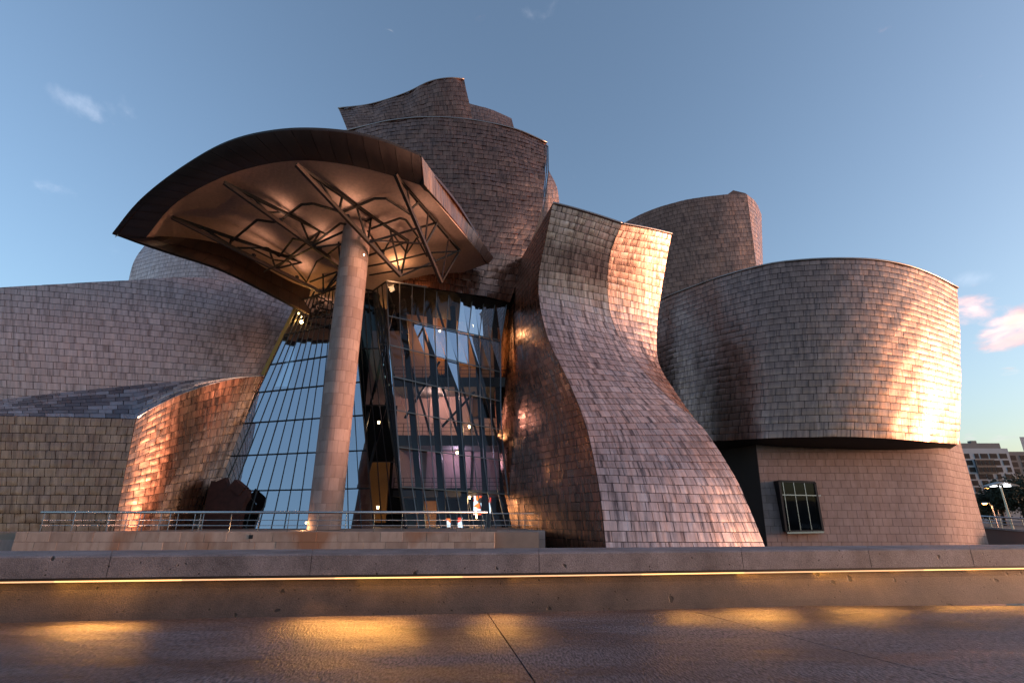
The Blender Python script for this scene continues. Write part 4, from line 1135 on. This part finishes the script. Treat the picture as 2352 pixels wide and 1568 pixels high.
bal = MB().box(xcol[1] - 2.2, xcol[2] + 3.2, YB - .5, YB - .05, zrow[2] - 1.6, zrow[1] + 1.5).build('balcony_bay', simple_cache('bay_frame', (.05, .055, .06)), ap)
for k in range(5):
    for r in (1, 2):
        x = xcol[1] - 1.5 + k * 1.9
        MB().box(x, x + 1.5, YB - .56, YB - .501, zrow[r] - 1.1, zrow[r] + 1.0).build('pane', PANE, bal)
tb_ = empty('apartment_building', D(2350, 1200, 200)); tag(tb_, 'tall pale tower block cut by the picture edge beside the grey flats', 'building')
q = D(2341, 1003, 200)
tw_ = MB().prism([(q[0], 200, -3), (q[0] + 18, 200, -3), (q[0] + 18, 200, q[2]), (q[0], 200, q[2])], (14, 12, 0)).build('wall', FAC, tb_)
for r in range(8):
    for k in range(3):
        o = MB().box(q[0] + 2 + k * 5, q[0] + 5 + k * 5, 199.9, 200.02, q[2] - 3.5 - r * 3.1, q[2] - 1.6 - r * 3.1).build('window', PANE, tb_)

# trees in front of the flats
LEAF = simple('dark_leaves', (.022, .03, .016), .8, 0, .5, .6)
BARK = simple('bark', (.05, .04, .03), .9, 0, .3, 3)
def tree(x, y, z, hgt, rad_, label, n=3800):
    root = empty('tree', (x, y, z)); tag(root, label, 'tree')
    mb = MB(); mb.tube([(x, y, z), (x + .1, y, z + hgt * .35), (x, y + .1, z + hgt * .6)], .28, 8, .14)
    for k in range(5):
        a = k * 1.26; mb.tube([(x, y, z + hgt * (.35 + .04 * k)), (x + math.cos(a) * rad_ * .6, y + math.sin(a) * rad_ * .6, z + hgt * (.6 + .05 * k))], .1, 6, .04)
    mb.build('trunk', BARK, root)
    clumps = [(rng.normal(0, .45, 3) * np.array((rad_, rad_, hgt * .30)) + np.array((x, y, z + hgt * .62)), rng.uniform(.35, .7) * rad_ * .6) for _ in range(22)]
    c_ = np.array([clumps[i][0] for i in rng.integers(0, 22, n)]); s_ = np.array([clumps[i][1] for i in rng.integers(0, 22, n)])
    pos = c_ + rng.normal(0, .5, (n, 3)) * s_[:, None]
    pos[:, 2] = np.maximum(pos[:, 2], z + .6)
    vs = []; fs = []
    for k in range(n):
        a = rng.normal(0, 1, 3); a /= np.linalg.norm(a); b_ = np.cross(a, rng.normal(0, 1, 3)); b_ /= np.linalg.norm(b_); sz = rng.uniform(.16, .34)
        i = len(vs); vs += [pos[k] - a * sz, pos[k] + b_ * sz * .5, pos[k] + a * sz, pos[k] - b_ * sz * .5]; fs.append((i, i + 1, i + 2, i + 3))
    mesh_obj('crown', vs, fs, LEAF, root)
for (u, v, Y, hgt, r_, lab) in ((2315, 1225, 100, 7.0, 4.2, 'dark leafy tree behind the umbrella-topped lamp post'), (2365, 1225, 96, 8.5, 4.6, 'large dark tree below the tall tower block'),
                                (2283, 1225, 125, 6, 3.8, 'low dark tree behind the orange street lamp'), (2255, 1225, 150, 6, 5.0, 'dark shrubby tree at the foot of the pale flats'), (2420, 1225, 110, 10, 6, 'dark tree beyond the ramp at the picture edge')):
    p = D(u, v, Y); tree(p[0], p[1], 0.0, hgt, r_, lab)
road = MB().box(44, 260, 56, 230, -3, 0.0).build('road', simple('asphalt', (.045, .045, .05), .85, 0, .2, 1.0)); tag(road, kind='structure')

# ramp wall and rail at the far right
rw = empty('ramp_wall', D(2310, 1256, 51)); tag(rw, 'low stone ramp wall with pale coping at the end of the limestone block', 'wall')
a, b_ = D(2262, 1213, 52), D(2420, 1227, 46)
MB().prism([a, b_, (b_[0], b_[1], -1.3), (a[0], a[1], -1.3)], (.3, 1.2, 0)).build('wall', STONE, rw)
MB().prism([a + np.array((-.1, -.1, .002)), b_ + np.array((-.1, -.1, .002)), b_ + np.array((-.1, -.1, .16)), a + np.array((-.1, -.1, .16))], (.3, 1.0, 0)).build('coping', FAC, rw)
rl = empty('railing', D(2310, 1210, 51)); tag(rl, 'stainless railing along the ramp wall by the lamp post', 'railing')
for k, hz in enumerate((.98, .66, .40)):
    MB().tube([a + np.array((0, .4, .16 + hz)), b_ + np.array((0, .4, .16 + hz))], .07 if k == 0 else .03, 8).build('handrail' if k == 0 else 'rail', INOX, rl)
for k in range(7):
    p = a + (b_ - a) * (k / 6 + .02) + np.array((0, .4, .16)); MB().bar(p, p + np.array((0, 0, .96)), .06).build('post', INOX, rl)
# umbrella-topped lamp post
lp_ = D(2328, 1218, 58); um = empty('lamp_post', (lp_[0], 58, 0)); tag(um, 'tall lamp post with a shallow roof-like double reflector', 'lamp post')
zt_ = D(2303, 1114, 58)[2]
MB().tube([(lp_[0], 58, 0), (lp_[0], 58, zt_)], .12, 10, .08).build('pole', INOX, um)
for s in (-1, 1):
    MB().prism([(lp_[0] + s * .05, 57.4, zt_ + .35), (lp_[0] + s * 1.55, 57.4, zt_ - .05), (lp_[0] + s * 1.55, 57.4, zt_ - .13), (lp_[0] + s * .05, 57.4, zt_ + .25)], (0, 1.2, 0)).build('reflector', simple_cache('white_reflector', (.3, .3, .3)), um)
    MB().box(lp_[0] + s * .75 - .22, lp_[0] + s * .75 + .22, 57.8, 58.2, zt_ - .12, zt_ - .04).build('lamp', LAMP_WHITE, um)
for (u, v, Y, lab) in ((2263, 1156, 84, 'street lamp glowing orange behind the ramp railing'), (2267, 1121, 120, 'farther street lamp with a pale warm glow below the flats')):
    p = D(u, v, Y); s_ = empty('street_lamp', (p[0] + .6, Y, 0)); tag(s_, lab, 'street lamp')
    mb = MB(); mb.tube([(p[0] + .9, Y, 0), (p[0] + .9, Y, p[2] - .3), (p[0] + .6, Y, p[2] + .1), (p[0] + .2, Y, p[2] + .12)], .09, 8, .05); mb.build('pole', MULL, s_)
    h_ = MB(); h_.add([(p[0] - .5, Y - .25, p[2] + .05), (p[0] + .3, Y - .25, p[2] + .05), (p[0] + .3, Y + .25, p[2] + .05), (p[0] - .5, Y + .25, p[2] + .05), (p[0] - .3, Y - .12, p[2] + .25), (p[0] + .25, Y - .12, p[2] + .25), (p[0] + .25, Y + .12, p[2] + .25), (p[0] - .3, Y + .12, p[2] + .25)],
                   [(0, 3, 2, 1), (4, 5, 6, 7), (0, 1, 5, 4), (1, 2, 6, 5), (2, 3, 7, 6), (3, 0, 4, 7)]); h_.build('lamp_head', MULL, s_)
    MB().tube([(p[0] - .1, Y, p[2] + .04), (p[0] - .1, Y, p[2] - .12)], .34, 12, .2).build('lamp_glass', LAMP_ORANGE, s_)
    ld = bpy.data.lights.new('street_light', 'POINT'); ld.energy = 90; ld.color = (1, .5, .18); ld.shadow_soft_size = .3
    lo_ = bpy.data.objects.new('street_light', ld); lo_.location = p - np.array((.1, 0, .5)); col.objects.link(lo_); lo_.parent = s_; lo_.matrix_parent_inverse = Matrix.Translation(-Vector(s_.location))
